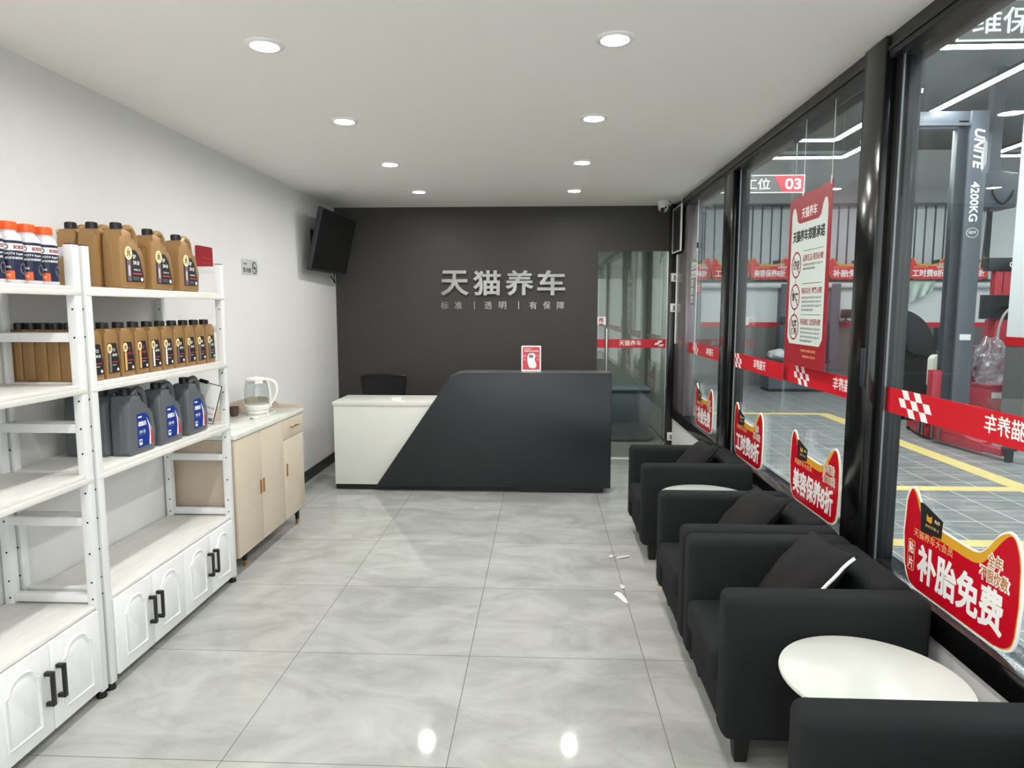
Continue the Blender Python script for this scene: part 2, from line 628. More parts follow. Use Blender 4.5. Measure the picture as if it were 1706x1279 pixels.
pane('window_1', 5.24, 6.56, 1.400, 'far glass pane of the window band next to the corner', (6.28,), (5.74,))
pane('window_2', 3.98, 4.97, 1.392, 'sliding glass pane beside the thinner black post', (4.94 - 0.03,), (4.40,))
pane('window_3', 3.01, 4.04, 1.418, 'sliding glass pane behind the hanging poster', (3.77,), (3.23,))
pane('window_4', -0.35, 2.795, 1.400, 'near glass pane right of the wide black post', (2.60, 1.0), (2.06, 0.5))
pane('window_5', YF, -0.55, 1.400, 'glass pane beside the camera', (-0.9,), (-1.4,))

# glass push door in the charcoal wall
door = thing('door_1', 'frameless glass push door in the charcoal wall', 'door', (0, 0, 0))
del door['category']
tag(door, kind='structure')
B(0.577, 1.298, 7.215, 7.227, 0.01, 2.198).obj('glass_leaf', 'door_glass', door)
bo = B(0.577, 1.298, 7.2115, 7.2145, 1.195, 1.285).obj('safety_band', 'red', door)
tag(bo, 'red safety film band across the door')
l = MB().text('天猫养车', 0.235, 0.058, 0, frame((0.925, 7.2112, 1.247), (1, 0, 0), (0, 0, 1)), 0.012, th=0.0006)
for dx, dz in ((1.255, 1.262), (1.225, 1.238), (1.27, 1.222)):
    l.prism([(-0.03, -0.012), (0.014, -0.012), (0.03, 0.012), (-0.014, 0.012)], 0, 0.0006, 0, frame((dx - 0.02, 7.2112, dz), (1, 0, 0), (0, 0, 1)))
l.obj('band_lettering', 'white', bo)
h = MB()
h.tube([(0.672, 7.165, 0.55), (0.672, 7.165, 1.40)], 0.016, 14)
for z in (0.68, 1.27):
    h.cyl((0.672, 7.165, z), (0.672, 7.214, z), 0.009)
tag(h.obj('pull_handle', 'chrome', door), 'long tubular steel pull handle')
s = B(0.572, 0.665, 7.2118, 7.2138, 1.437, 1.522)
s.box(0.595, 0.642, 7.2112, 7.2118, 1.437, 1.449, m=1)
s.text('推', 0.055, 0.055, 1, frame((0.6185, 7.2117, 1.486), (1, 0, 0), (0, 0, 1)), 0.02, th=0.0005)
tag(s.obj('push_sticker', ['white', 'poster_red'], door), 'white square sticker with a red push sign')

# dim room behind the glass door
mb = B(0.2, 2.2, 10.0, 10.1, 0, 2.7)
mb.box(0.1, 0.2, YB + 0.12, 10.0, 0, 2.7)
mb.box(1.50, 1.6, YB + 0.12, 10.0, 0, 2.7)
mb.box(0.2, 1.6, YB + 0.12, 10.0, 2.6, 2.7)
struct('wall_behind_door', mb, 'back_room', label='dim grey room seen through the glass door')
struct('floor_behind_door', B(0.1, 1.6, YB + 0.12, 10.1, -0.06, 0), 'shop_grey', label='grey floor behind the glass door')
bl = bpy.data.lights.new('back_room_fill', 'AREA')  # added fill light, unseen, brightens the view through the glass door
bl.energy = 80
bl.size = 0.3
blo = bpy.data.objects.new('back_room_fill', bl)
COL.objects.link(blo)
blo.location = (0.9, 7.60, 2.585)
t = thing('reflection_box', 'low grey box standing in for the counter reflection in the glass push door', 'cabinet', (1.02, 8.35, 0))  # added box, takes the place of a counter-like reflection in the door glass
B(-0.42, 0.28, -0.2, 0.3, 0.03, 0.62, bev=0.004).obj('body', 'steel_grey', t)
B(-0.43, 0.29, -0.21, 0.31, 0.62, 0.645, bev=0.003).obj('top', 'steel_grey', t)
B(-0.40, 0.26, -0.18, 0.28, 0.0, 0.03).obj('plinth', 'black_matte', t)

# ------------------------------------------------------------------ ceiling downlights
LX = ((-1.125, 'left'), (0.28, 'right'))
LY = [2.82, 3.93, 5.08, 6.26]
proto = None
rows = {'left': 'in the row nearer the shelves', 'right': 'in the row nearer the windows'}
for x, side in LX:
    for k, y in enumerate([-1.7, -0.57, 0.56, 1.69] + LY):
        lab = 'round white ceiling downlight, %s %s' % (('nearest in view', 'second', 'third', 'farthest')[max(k - 4, 0)], rows[side])
        if k < 4:
            lab = 'round white ceiling downlight above or behind the camera, %s' % rows[side]
        if proto is None:
            proto = thing('downlight', lab, 'ceiling light', (x, y, ZC), group='round downlights in the ceiling')
            MB().lathe([(0.052, 0.0), (0.078, 0.0), (0.078, -0.004), (0.070, -0.009), (0.056, -0.009), (0.052, -0.003)], 32).obj('rim', 'lamp_rim', proto)
            MB().lathe([(0.0, -0.004), (0.0525, -0.004), (0.0525, -0.001), (0.0, -0.001)][::-1], 32).obj('diffuser', 'lamp', proto)
        else:
            dup(proto, (x, y, ZC), lab)

# ------------------------------------------------------------------ things on the charcoal wall
FW = lambda x, z, y=YB - 0.004: frame((x, y, z), (1, 0, 0), (0, 0, 1))
t = thing('wall_lettering', 'large brushed metal characters mounted on the charcoal wall above the counter', 'sign', (0, YB, 0))
for i, ch in enumerate('天猫养车'):
    cx = (-0.925, -0.585, -0.244, 0.088)[i]
    m_ = MB().text(ch, 0.292, 0.262, 0, frame((cx, -0.001, 1.875), (1, 0, 0), (0, 0, 1)), 0.024, th=0.028)
    m_.obj('character', 'letter_metal', t, smooth=0)
t2 = thing('slogan_lettering', 'row of small silver slogan characters below the large metal characters', 'sign', (0, YB, 0))
for ch, cx in zip('标准|透明|有保障', (-1.038, -0.892, -0.721, -0.575, -0.423, -0.252, -0.101, 0.044, 0.188)):
    m_ = MB().text(ch, 0.078 if ch != '|' else 0.008, 0.08, 0, frame((cx, -0.001, 1.641), (1, 0, 0), (0, 0, 1)), 0.008 if ch != '|' else 0, th=0.008)
    m_.obj('character', 'letter_metal', t2, smooth=0)

for z, lab in ((1.923, 'upper white switch plate on the black corner post'), (1.615, 'white switch plate on the black corner post, below the upper one'),
               (0.275, 'lowest white switch plate near the floor on the black corner post')):
    t = thing('switch_plate', lab, 'light switch', (1.345, 7.085, z), group='switch plates on the corner post')
    B(-0.034, 0.034, -0.009, -0.0005, -0.043, 0.043, bev=0.002).obj('plate', 'plastic_white', t)
    B(-0.008, 0.016, -0.0105, -0.009, -0.03, 0.02).obj('rocker', 'grey_ink', t)

t = thing('ceiling_camera', 'white dome security camera under the ceiling by the window corner', 'security camera', (1.19, 6.93, ZC))
MB().lathe([(0.0, 0.0), (0.062, 0.0), (0.062, -0.022), (0.055, -0.03), (0.0, -0.03)][::-1], 28).obj('base', 'plastic_white', t)
b = MB()
b.lathe([(0.052, -0.03)] + [(0.052 * cos(a * pi / 18), -0.055 - 0.052 * sin(a * pi / 18)) for a in range(0, 10)], 28)
b.obj('housing', 'plastic_white', t)
b = MB()
b.cyl((-0.012, -0.035, -0.082), (-0.019, -0.062, -0.098), 0.022, 0.02, 18)
b.cyl((0.012, -0.04, -0.062), (0.014, -0.056, -0.068), 0.01, 0.01, 12)
tag(b.obj('lens', 'black_matte', t), 'black lens window')

t = thing('framed_panel', 'small dark panel with thin white frame hung high in the window corner', 'panel', (1.322, 6.88, 2.39))
B(-0.006, 0.006, -0.19, 0.19, -0.22, 0.2).obj('panel', 'tv_case', t)
f = B(-0.008, 0.008, -0.2, -0.19, -0.23, 0.21)
f.box(-0.008, 0.008, 0.19, 0.2, -0.23, 0.21)
f.box(-0.008, 0.008, -0.19, 0.19, -0.23, -0.22)
f.box(-0.008, 0.008, -0.19, 0.19, 0.2, 0.21)
f.obj('frame', 'white', t)
MB().tube([(0.0, -0.19, 0.2), (0.0, -0.19, 0.27)], 0.004, 6).obj('hanger', 'white', t)

# ------------------------------------------------------------------ television and no-smoking sign on the white wall
tv = thing('television', 'black flat television on a wall bracket high in the corner, screen tilted down', 'television', (-2.02, 6.57, 2.23))
T = Matrix.Rotation(radians(-2.5), 4, 'Z') @ Matrix.Rotation(radians(13), 4, 'Y')
MB().box(-0.025, 0.018, -0.478, 0.478, -0.285, 0.285, bev=0.006, T=T).obj('housing', 'tv_case', tv)
MB().box(0.0182, 0.021, -0.466, 0.466, -0.262, 0.275, T=T).obj('screen', 'tv', tv)
b = MB().box(-0.178, -0.165, -0.13, 0.1, -0.12, 0.12)
b.box(-0.168, -0.03, -0.05, 0.03, -0.03, 0.03)
b.box(-0.06, -0.03, -0.15, 0.13, -0.1, 0.1, T=T)
b.obj('wall_bracket', 'black_matte', tv)
MB().tube(smooth_path([(-0.1, 0.3, -0.25), (-0.1, 0.34, -0.36), (-0.13, 0.38, -0.33), (-0.15, 0.37, -0.29)], 6), 0.006, 7).obj('cable', 'cable_black', tv)

WL = lambda y, z, x=XL: frame((x, y, z), (0, 1, 0), (0, 0, 1))
s = thing('no_smoking_sign', 'small grey no smoking plate on the white wall', 'sign', (XL, 5.06, 1.912))
T = frame((0, 0, 0), (0, 1, 0), (0, 0, 1))
MB().prism(rrect(-0.135, 0.135, -0.057, 0.057, 0.006), 0.0005, 0.004, 0, T).obj('plate', mat('plate_grey', (206, 208, 208), 0.35, 0.1), s)
l = MB()
l.text('禁止吸烟', 0.13, 0.036, 0, T, 0.012, (-0.05, -0.022), 0.0042, 0.0004)
l.text('NO SMOKING', 0.06, 0.010, 0, T, 0.0, (-0.08, 0.022), 0.0042, 0.0004)
ring = [(circle(0.083, 0, 0.046, 28)[i], circle(0.083, 0, 0.038, 28)[i]) for i in range(28)]
for i in range(28):
    (a, b_), (c, d) = ring[i], ring[(i + 1) % 28]
    l.prism([a, c, d, b_], 0.0042, 0.0048, 0, T)
l.prism([(0.052, 0.026), (0.058, 0.032), (0.114, -0.026), (0.108, -0.032)], 0.0042, 0.0048, 0, T)
l.box(0.06, 0.106, -0.008, 0.004, 0.0042, 0.0046, T=T)
l.obj('lettering', 'ink', s)

# red plaque on the white wall above the far end of the shelves
p = thing('wall_plaque', 'small red plaque on the white wall above the far end of the shelf unit', 'plaque', (XL, 4.36, 1.945))
MB().prism(rrect(-0.095, 0.095, -0.075, 0.058, 0.008), 0.0005, 0.02, 0, T).obj('panel', 'poster_red', p)
l = MB()
for a, b_ in (((-0.06, -0.018), (0.075, -0.013)), ((-0.06, -0.052), (0.075, -0.047))):
    l.box(a[0], b_[0], a[1], b_[1], 0.0202, 0.0208, T=T)
l.box(-0.062, -0.057, -0.052, -0.013, 0.0202, 0.0208, T=T)
l.box(0.072, 0.077, -0.052, -0.013, 0.0202, 0.0208, T=T)
l.obj('lettering', 'pink', p)

# ------------------------------------------------------------------ reception counter
c = thing('reception_counter', 'long reception counter, white low desk on one side and charcoal slanted front on the other', 'counter', (0, 5.80, 0))
R = frame((0, 0, 0), (1, 0, 0), (0, 0, 1))     # local z points to the camera (-Y)
out = [(-1.462, 0.05), (0.597, 0.05), (0.597, 1.04), (0.585, 1.054)]
out += smooth_path([(-0.66, 1.054), (-0.735, 1.047), (-0.79, 1.018), (-0.828, 0.972)], 5)
MB().prism(out, -0.24, 0.0, 0, R, 0.003).obj('charcoal_front', 'desk_dark', c)
MB().prism([(0.585, 1.0545), (0.585, 1.058), (-0.66, 1.058), (-0.738, 1.050), (-0.80, 1.02), (-0.797, 1.0168), (-0.735, 1.0468), (-0.66, 1.0545)],
           -0.245, 0.004, 0, R).obj('counter_cap', 'desk_top', c)
MB().box(-1.84, -0.2, 0.05, 0.50, 0.05, 0.755, bev=0.002).obj('white_cabinet', 'desk_white', c)
MB().box(-1.848, -0.2, 0.042, 0.53, 0.757, 0.79, bev=0.002).obj('desk_top', 'desk_white', c)
mb = MB().box(-1.835, -0.2, 0.06, 0.48, 0.002, 0.05)
mb.box(-0.2, 0.535, 0.03, 0.22, 0.002, 0.05)
mb.obj('plinth', 'black_matte', c)
t = thing('small_white_box', 'small white box lying on the low white desk', 'box', (-1.30, 5.98, 0.7905))
B(-0.045, 0.045, -0.03, 0.03, 0.0, 0.018, bev=0.003).obj('body', 'white', t)
B(-0.046, 0.046, -0.031, 0.031, 0.018, 0.024, bev=0.002).obj('lid', 'white', t)

st = thing('counter_card', 'small red and white leaflet stand on top of the charcoal counter', 'leaflet stand', (-0.098, 5.93, 1.0585))
T = frame((0, 0, 0), (1, 0, 0), (0, 0.12, 1))
MB().prism(rrect(-0.086, 0.086, 0.0, 0.225, 0.008), -0.006, 0, 0, T).obj('card', 'white', st)
MB().prism(rrect(-0.075, 0.075, 0.014, 0.214, 0.006), 0.0003, 0.0012, 0, T).obj('red_panel', mat('card_red', (196, 54, 72), 0.4), st)
B(-0.086, 0.086, 0.002, 0.06, 0.0, 0.006).obj('foot', 'white', st)
l = MB()
l.text('扫码立即加入', 0.07, 0.011, 0, T, 0.01, (-0.03, 0.196), 0.0013, 0.0004)
l.text('天猫养车会员享优惠', 0.125, 0.014, 0, T, 0.01, (0, 0.178), 0.0013, 0.0004)
l.prism(smooth_path([(-0.012, 0.03), (0.03, 0.028), (0.045, 0.05), (0.038, 0.085), (0.03, 0.10), (0.036, 0.14), (0.02, 0.158), (-0.022, 0.154), (-0.034, 0.12),
                     (-0.03, 0.075), (-0.022, 0.045)], 3)[::1], 0.0013, 0.0018, 0, T)
for z in (0.14, 0.125, 0.1):
    l.box(-0.068, -0.045, z, z + 0.003, 0.0013, 0.0016, T=T)
    l.box(0.046, 0.068, z, z + 0.003, 0.0013, 0.0016, T=T)
l.box(-0.02, 0.018, 0.118, 0.146, 0.0019, 0.0022, m=1, T=T)
l.obj('lettering', ['white', 'grey_ink'], st)

# office chair behind the counter
oc = thing('office_chair', 'black mesh office chair behind the white desk', 'office chair', (-1.60, 6.80, 0))
bk = MB()
fr = [(-0.19, -0.02, 0.60), (-0.205, -0.045, 0.75), (-0.225, -0.06, 0.90), (-0.20, -0.062, 0.935), (0.0, -0.055, 0.945), (0.20, -0.062, 0.935),
      (0.225, -0.06, 0.90), (0.205, -0.045, 0.75), (0.19, -0.02, 0.60), (0.0, -0.01, 0.585)]
bk.tube(smooth_path(fr + fr[:1], 5)[:-1], 0.013, 8, 0, True)
bk.obj('back_frame', 'black_matte', oc)
ms = MB()
vs, fs = [], []
for j in range(7):
    z = 0.60 + 0.325 * j / 6
    w = 0.185 + 0.035 * j / 6
    for i in range(9):
        u = -1 + 2 * i / 8
        vs.append((u * w, -0.02 - 0.042 * j / 6 + 0.02 * (1 - u * u), z))
for j in range(6):
    for i in range(8):
        fs.append((j * 9 + i, j * 9 + i + 1, j * 9 + i + 10, j * 9 + i + 9))
ms.add(vs, fs)
ms.add([(v[0], v[1] + 0.005, v[2]) for v in vs], [f[::-1] for f in fs])
ms.obj('back_mesh', 'mesh_black', oc)
B(-0.24, 0.24, -0.26, 0.23, 0.43, 0.50, bev=0.03, seg=3).obj('seat', 'mesh_black', oc)
g = MB().cyl((0, 0, 0.09), (0, 0, 0.43), 0.028)
g.obj('gas_lift', 'black_matte', oc)
MB().tube([(0, 0.1, 0.42), (0, 0.05, 0.5), (0, -0.0, 0.6)], 0.018, 8).obj('back_support', 'black_matte', oc)
g = MB()
for k in range(5):
    a = 2 * pi * k / 5 + 0.3
    g.cyl((0, 0, 0.1), (0.28 * cos(a), 0.28 * sin(a), 0.07), 0.022, 0.014, 8)
g.obj('star_base', 'black_matte', oc)
for k in range(5):
    a = 2 * pi * k / 5 + 0.3
    MB().cyl((0.28 * cos(a) - 0.012, 0.28 * sin(a), 0.028), (0.28 * cos(a) + 0.012, 0.28 * sin(a), 0.028), 0.027, n=14).obj('caster', 'rubber', oc)

# ------------------------------------------------------------------ white shelf units along the left wall
BOARD_Z = (1.69, 1.305, 0.945)


def shelf_unit(name_label, y0, W, doors):
    """local: x 0 (rear) .. 0.385 (front), y 0 .. W"""
    r = thing('shelf_unit', name_label, 'shelf unit', (-2.188, y0, 0), group='white shelf units along the wall')
    D, P = 0.385, 0.038
    for x in (0, D - P):
        for y in (0, W - P):
            b = MB().box(x, x + P, y, y + P, 0.03, 1.848, bev=0.003)
            b.box(x + 0.003, x + P - 0.003, y + 0.003, y + P - 0.003, 1.848, 1.852, m=1)
            for z in (1.60, 1.49, 1.24, 1.13, 1.03, 0.87, 0.75, 0.62, 0.50, 0.43):
                for s, yy in ((-1, y - 0.0008), (1, y + P + 0.0008)):
                    b.cyl((x + P * 0.62, yy - 0.0005, z), (x + P * 0.62, yy + 0.0005, z), 0.0042, n=8, m=1)
            p = b.obj('post', ['rack', 'rubber'], r)
            MB().lathe([(0.0, 0.0), (0.02, 0.0), (0.02, 0.012), (0.013, 0.03), (0.0, 0.03)][::-1], 14, 0,
                       Matrix.Translation((x + P / 2, y + P / 2, 0))).obj('foot', 'rubber', p)
    for z in BOARD_Z:
        b = MB().box(0.006, D - 0.006, P * 0.2, W - P * 0.2, z - 0.014, z, bev=0.002)
        b.box(D - 0.012, D + 0.002, 0.004, W - 0.004, z - 0.037, z - 0.0145, bev=0.002)
        b.box(0.002, 0.014, P, W - P, z - 0.037, z - 0.0145)
        b.obj('shelf_board', 'board', r)
    for y in (0.006, W - P + 0.006):
        for z in (1.82, 1.49, 1.13, 0.75, 0.43):
            MB().box(P, D - P, y, y + P - 0.012, z - 0.018, z + 0.018, bev=0.002).obj('side_rail', 'rack', r)
    # cupboard at the bottom
    b = MB().box(0.004, D - 0.004, 0.003, W - 0.003, 0.39, 0.405, bev=0.002)
    b.obj('cupboard_top', 'board', r)
    MB().box(P * 0.2, D - 0.012, P + 0.002, W - P - 0.002, 0.05, 0.388).obj('cupboard_body', 'board', r)
    n = doors
    dw = (W - 2 * P - 0.004) / n
    for k in range(n):
        a = P + 0.002 + k * dw + 0.0015
        e = a + dw - 0.003
        d = MB().box(D - 0.0115, D + 0.008, a, e, 0.052, 0.386, bev=0.004)
        ya, ye, za, zb = a + 0.062, e - 0.062, 0.105, 0.295
        c = (ya + ye) / 2
        path = [(ya, za), (ye, za), (ye, zb), (ye - 0.012, zb + 0.004), (ye - 0.022, zb + 0.022)]
        path += [(c + (ye - 0.025 - c) * cos(t * pi / 8), zb + 0.024 + 0.026 * sin(t * pi / 8)) for t in range(1, 8)]
        path += [(ya + 0.022, zb + 0.022), (ya + 0.012, zb + 0.004), (ya, zb)]
        d.tube([(D + 0.008, y, z) for y, z in path], 0.0065, 6, 0, True)
        d.prism([(y * 0.82 + c * 0.18, z * 0.86 + 0.2 * 0.14) for y, z in path], 0.0, 0.0035, 0,
                frame((D + 0.0078, 0, 0), (0, 1, 0), (0, 0, 1)), 0.0015)
        do = d.obj('cupboard_door', 'door_white', r)
        hy = e - 0.028 if k % 2 == 0 else a + 0.028
        h = MB().box(D + 0.03, D + 0.04, hy - 0.0095, hy + 0.0095, 0.165, 0.295, bev=0.003)
        for z in (0.165, 0.28):
            h.box(D + 0.008, D + 0.038, hy - 0.0085, hy + 0.0085, z, z + 0.015, bev=0.002)
        tag(h.obj('handle', 'handle_black', do), 'black bow handle')
    return r


shelf_unit('white steel shelf unit nearer the camera, holding only small bottles with orange caps', 1.40, 1.20, 4)
shelf_unit('white steel shelf unit next to the beige sideboard, full of gold and grey oil jugs', 2.622, 1.178, 4)
UX = -2.188


# ------------------------------------------------------------------ products on the shelves
TX = frame((0, 0, 0), (0, 1, 0), (0, 0, 1))      # local plane facing +X


def big_jug(label, loc, body_mat, w=0.18, d=0.084, h=0.285, gold=True, grade='5W-30', rz=0.0, plain=False, group=None):
    r = thing('oil_jug', label, 'oil jug', loc, rz, group)
    k = h / 0.285
    a = w / 2
    out = [(-a + .006, 0), (a - .006, 0), (a, 0.008), (a, 0.09), (a - 0.006, 0.145 * k)]
    out += [(v.x, v.y) for v in smooth_path([(a - 0.012, 0.165 * k), (a - 0.04, 0.178 * k), (a - 0.068, 0.205 * k), (-0.018, 0.236 * k)], 3)]
    out += [(-0.022, 0.245 * k), (-0.022, 0.256 * k), (-0.072, 0.256 * k), (-0.072, 0.243 * k), (-a + 0.005, 0.225 * k), (-a, 0.20 * k), (-a, 0.008)]
    b = MB().prism(out, -d / 2, d / 2, 0, TX, 0.011)
    # ribs pressed into the narrow sides
    for s in (-1, 1):
        b.box(-0.006, 0.006, s * a - 0.002, s * a + 0.002, 0.02, 0.19 * k, bev=0.0018)
    body = b.obj('body', body_mat, r)
    hd = MB()
    pth = smooth_path([(0, -0.022, 0.236 * k), (0, 0.012, 0.264 * k), (0, 0.046, 0.270 * k), (0, a - 0.022, 0.252 * k), (0, a - 0.011, 0.205 * k), (0, a - 0.016, 0.155 * k)], 5)
    hd.tube(pth, [0.017, 0.0165, 0.016, 0.0155, 0.015] * 20, 10)
    hd.obj('handle', body_mat, r)
    c = MB().lathe([(0.0, 0.256 * k), (0.0225, 0.256 * k), (0.0225, 0.283 * k), (0.020, 0.285 * k), (0.0, 0.285 * k)][::-1], 20, 0, Matrix.Translation((0, -0.047, 0)))
    for i in range(20):
        q = 2 * pi * i / 20
        c.box(-0.001, 0.001, -0.0015, 0.0015, 0.259 * k, 0.280 * k, T=Matrix.Translation((0.0228 * cos(q), -0.047 + 0.0228 * sin(q), 0)) @ Matrix.Rotation(q, 4, 'Z'))
    c.obj('cap', 'cap_black', r)
    if plain:
        return r
    z0 = d / 2
    if gold:
        la = [(-0.06, 0.028), (0.07, 0.03), (0.07, 0.06), (0.045, 0.145 * k), (0.018, 0.17 * k), (-0.06, 0.175 * k)]
        lb = MB().prism(la, z0 + 0.0002, z0 + 0.001, 0, TX)
        lb.prism(circle(-0.036, 0.155 * k, 0.027, 24, 0.03), z0 + 0.001, z0 + 0.0016, 1, TX)
        lb.prism(rrect(-0.05, -0.022, 0.032, 0.126 * k, 0.003), z0 + 0.001, z0 + 0.0014, 2, TX)
        lb.text('一', 0.02, 0.003, 3, TX, 0.02, (-0.036, 0.172 * k), z0 + 0.0017, 0.0003)
        lb.text('悠', 0.028, 0.028, 3, TX, 0.02, (-0.036, 0.154 * k), z0 + 0.0017, 0.0003)
        lb.text('领航', 0.013, 0.05, 4, TX, 0.02, (-0.036, 0.08 * k), z0 + 0.0015, 0.0003)
        lb.text('SP', 0.022, 0.018, 4, TX, 0.02, (0.006, 0.142 * k), z0 + 0.0011, 0.0003)
        lb.text(grade, 0.045, 0.018, 4, TX, 0.02, (0.018, 0.115 * k), z0 + 0.0011, 0.0003)
        lb.text('HYBRID OIL', 0.05, 0.007, 4, TX, 0.0, (0.022, 0.084 * k), z0 + 0.0011, 0.0003)
        lb.box(-0.008, 0.056, 0.064 * k, 0.070 * k, z0 + 0.001, z0 + 0.0014, m=5, T=TX)
        lb.box(-0.01, 0.04, 0.048, 0.051, z0 + 0.001, z0 + 0.0014, m=6, T=TX)
        lb.box(-0.01, 0.03, 0.04, 0.043, z0 + 0.001, z0 + 0.0014, m=6, T=TX)
        lb.prism(circle(0.056, 0.043, 0.009, 12), z0 + 0.001, z0 + 0.0014, 4, TX)
        lb.obj('front_label', ['ink', 'cream', 'purple', 'ink', 'white', 'pink', 'grey_ink'], r)
    else:
        la = [(-0.045, 0.028), (0.072, 0.03), (0.08, 0.055), (0.048, 0.15 * k), (0.02, 0.172 * k), (-0.045, 0.172 * k)]
        lb = MB().prism(la, z0 + 0.0002, z0 + 0.001, 0, TX)
        sw = [(0.078, 0.055), (0.066, 0.10), (0.03, 0.15 * k), (0.044, 0.115), (0.048, 0.08), (0.04, 0.03), (0.072, 0.03)]
        lb.prism(sw[::-1], z0 + 0.001, z0 + 0.0014, 1, TX)
        s2 = [(0.078, 0.052), (0.068, 0.088), (0.052, 0.118), (0.056, 0.09), (0.056, 0.06), (0.052, 0.032), (0.072, 0.031)]
        lb.prism(s2[::-1], z0 + 0.0014, z0 + 0.0018, 2, TX)
        lb.text('超能达', 0.062, 0.022, 3, TX, 0.03, (-0.006, 0.128 * k), z0 + 0.0011, 0.0003)
        lb.text(grade, 0.046, 0.015, 3, TX, 0.0, (-0.008, 0.092 * k), z0 + 0.0011, 0.0003)
        lb.box(-0.035, -0.008, 0.154 * k, 0.161 * k, z0 + 0.001, z0 + 0.0014, m=3, T=TX)
        lb.box(-0.035, 0.018, 0.078 * k, 0.080 * k, z0 + 0.001, z0 + 0.0014, m=4, T=TX)
        lb.box(-0.036, -0.014, 0.038, 0.064, z0 + 0.001, z0 + 0.0014, m=3, T=TX)
        lb.box(-0.032, -0.018, 0.05, 0.059, z0 + 0.0014, z0 + 0.0017, m=0, T=TX)
        lb.obj('front_label', ['blue', 'white', 'pink', 'white', 'grey_ink'], r)
    return r


GJ = 'big gold jugs on the top shelf'
xf = -1.872
zt = 1.692
big_jug('big gold jug with black label marked 5W-30 on the top shelf', (xf, 2.998, zt), 'gold_jug', grade='5W-30', group=GJ)
big_jug('big gold jug with black label, middle of three along the top shelf edge', (xf, 3.236, zt), 'gold_jug', grade='5W-40', group=GJ)
big_jug('big gold jug with black label, nearest the red wall plaque', (xf, 3.486, zt), 'gold_jug', grade='5W-20', group=GJ)
pj = big_jug('big gold jug on the top shelf, directly behind the one marked 5W-30', (xf - 0.094, 2.975, zt), 'gold_jug', plain=True, group=GJ)
dup(pj, (xf - 0.188, 2.975, zt), 'rearmost big gold jug on the top shelf, beside the bottles with orange caps')

SJ = 'grey jugs with blue labels on the third shelf'
zs = 0.947
big_jug('grey oil jug with blue label marked 5W-30 on the third shelf', (xf, 2.99, zs), 'grey_jug', 0.195, 0.09, 0.30, False, '5W-30', group=SJ)
big_jug('grey oil jug with blue label, middle one of three on the third shelf', (xf, 3.232, zs), 'grey_jug', 0.195, 0.09, 0.30, False, '5W-40', group=SJ)
big_jug('grey oil jug with blue label on the third shelf, next to the white price card', (xf, 3.492, zs), 'grey_jug', 0.195, 0.09, 0.30, False, '0W-20', group=SJ)
pj = big_jug('grey oil jug directly behind the grey one marked 5W-30', (xf - 0.1, 2.975, zs), 'grey_jug', 0.195, 0.09, 0.30, plain=True, group=SJ)
dup(pj, (xf - 0.2, 2.975, zs), 'rearmost grey oil jug on the third shelf, seen through the near shelf unit')


def small_bottle(label, loc, kind, group):
    r = thing('oil_bottle', label, 'oil bottle', loc, 0, group)
    a, d = 0.0475, 0.062
    out = [(-a + .004, 0), (a - .004, 0), (a, 0.006), (a, 0.186), (a - 0.006, 0.194), (0.012, 0.207), (0.010, 0.212), (-0.036, 0.212), (-0.037, 0.206), (-a + 0.002, 0.196), (-a, 0.188), (-a, 0.006)]
    b = MB().prism(out, -d / 2, d / 2, 0, TX, 0.007)
    b.box(-0.002, 0.002, -a - 0.0015, -a + 0.001, 0.02, 0.175, bev=0.001)
    b.obj('body', 'gold_jug', r)
    c = MB().lathe([(0.0, 0.212), (0.0235, 0.212), (0.0235, 0.236), (0.021, 0.239), (0.0, 0.239)][::-1], 18, 0, Matrix.Translation((0, -0.013, 0)))
    c.obj('cap', 'cap_black', r)
    if kind is not None:
        z0 = d / 2
        lb = MB().prism([(-0.03, 0.022), (0.041, 0.024), (0.041, 0.075), (0.028, 0.15), (-0.03, 0.152)], z0 + 0.0002, z0 + 0.0009, 0, TX)
        lb.prism(circle(-0.019, 0.128, 0.016, 20, 0.021), z0 + 0.0009, z0 + 0.0014, 1, TX)
        lb.text('悠', 0.017, 0.02, 0, TX, 0.02, (-0.019, 0.127), z0 + 0.0015, 0.0003)
        lb.prism(rrect(-0.025, -0.011, 0.026, 0.106, 0.002), z0 + 0.0009, z0 + 0.0013, 2, TX)
        lb.text(kind[0], 0.016, 0.013, 3 if kind[2] else 4, TX, 0.02, (0.008, 0.122), z0 + 0.001, 0.0003)
        lb.text(kind[1], 0.03, 0.012, 3 if kind[2] else 4, TX, 0.02, (0.012, 0.10), z0 + 0.001, 0.0003)
        lb.box(-0.005, 0.033, 0.068, 0.072, z0 + 0.0009, z0 + 0.0012, m=3, T=TX)
        lb.box(-0.005, 0.02, 0.056, 0.058, z0 + 0.0009, z0 + 0.0012, m=4, T=TX)
        lb.prism(circle(0.03, 0.037, 0.007, 10), z0 + 0.0009, z0 + 0.0012, 4, TX)
        lb.obj('front_label', ['ink', 'cream', kind[3], 'pink', 'white'], r)
    return r


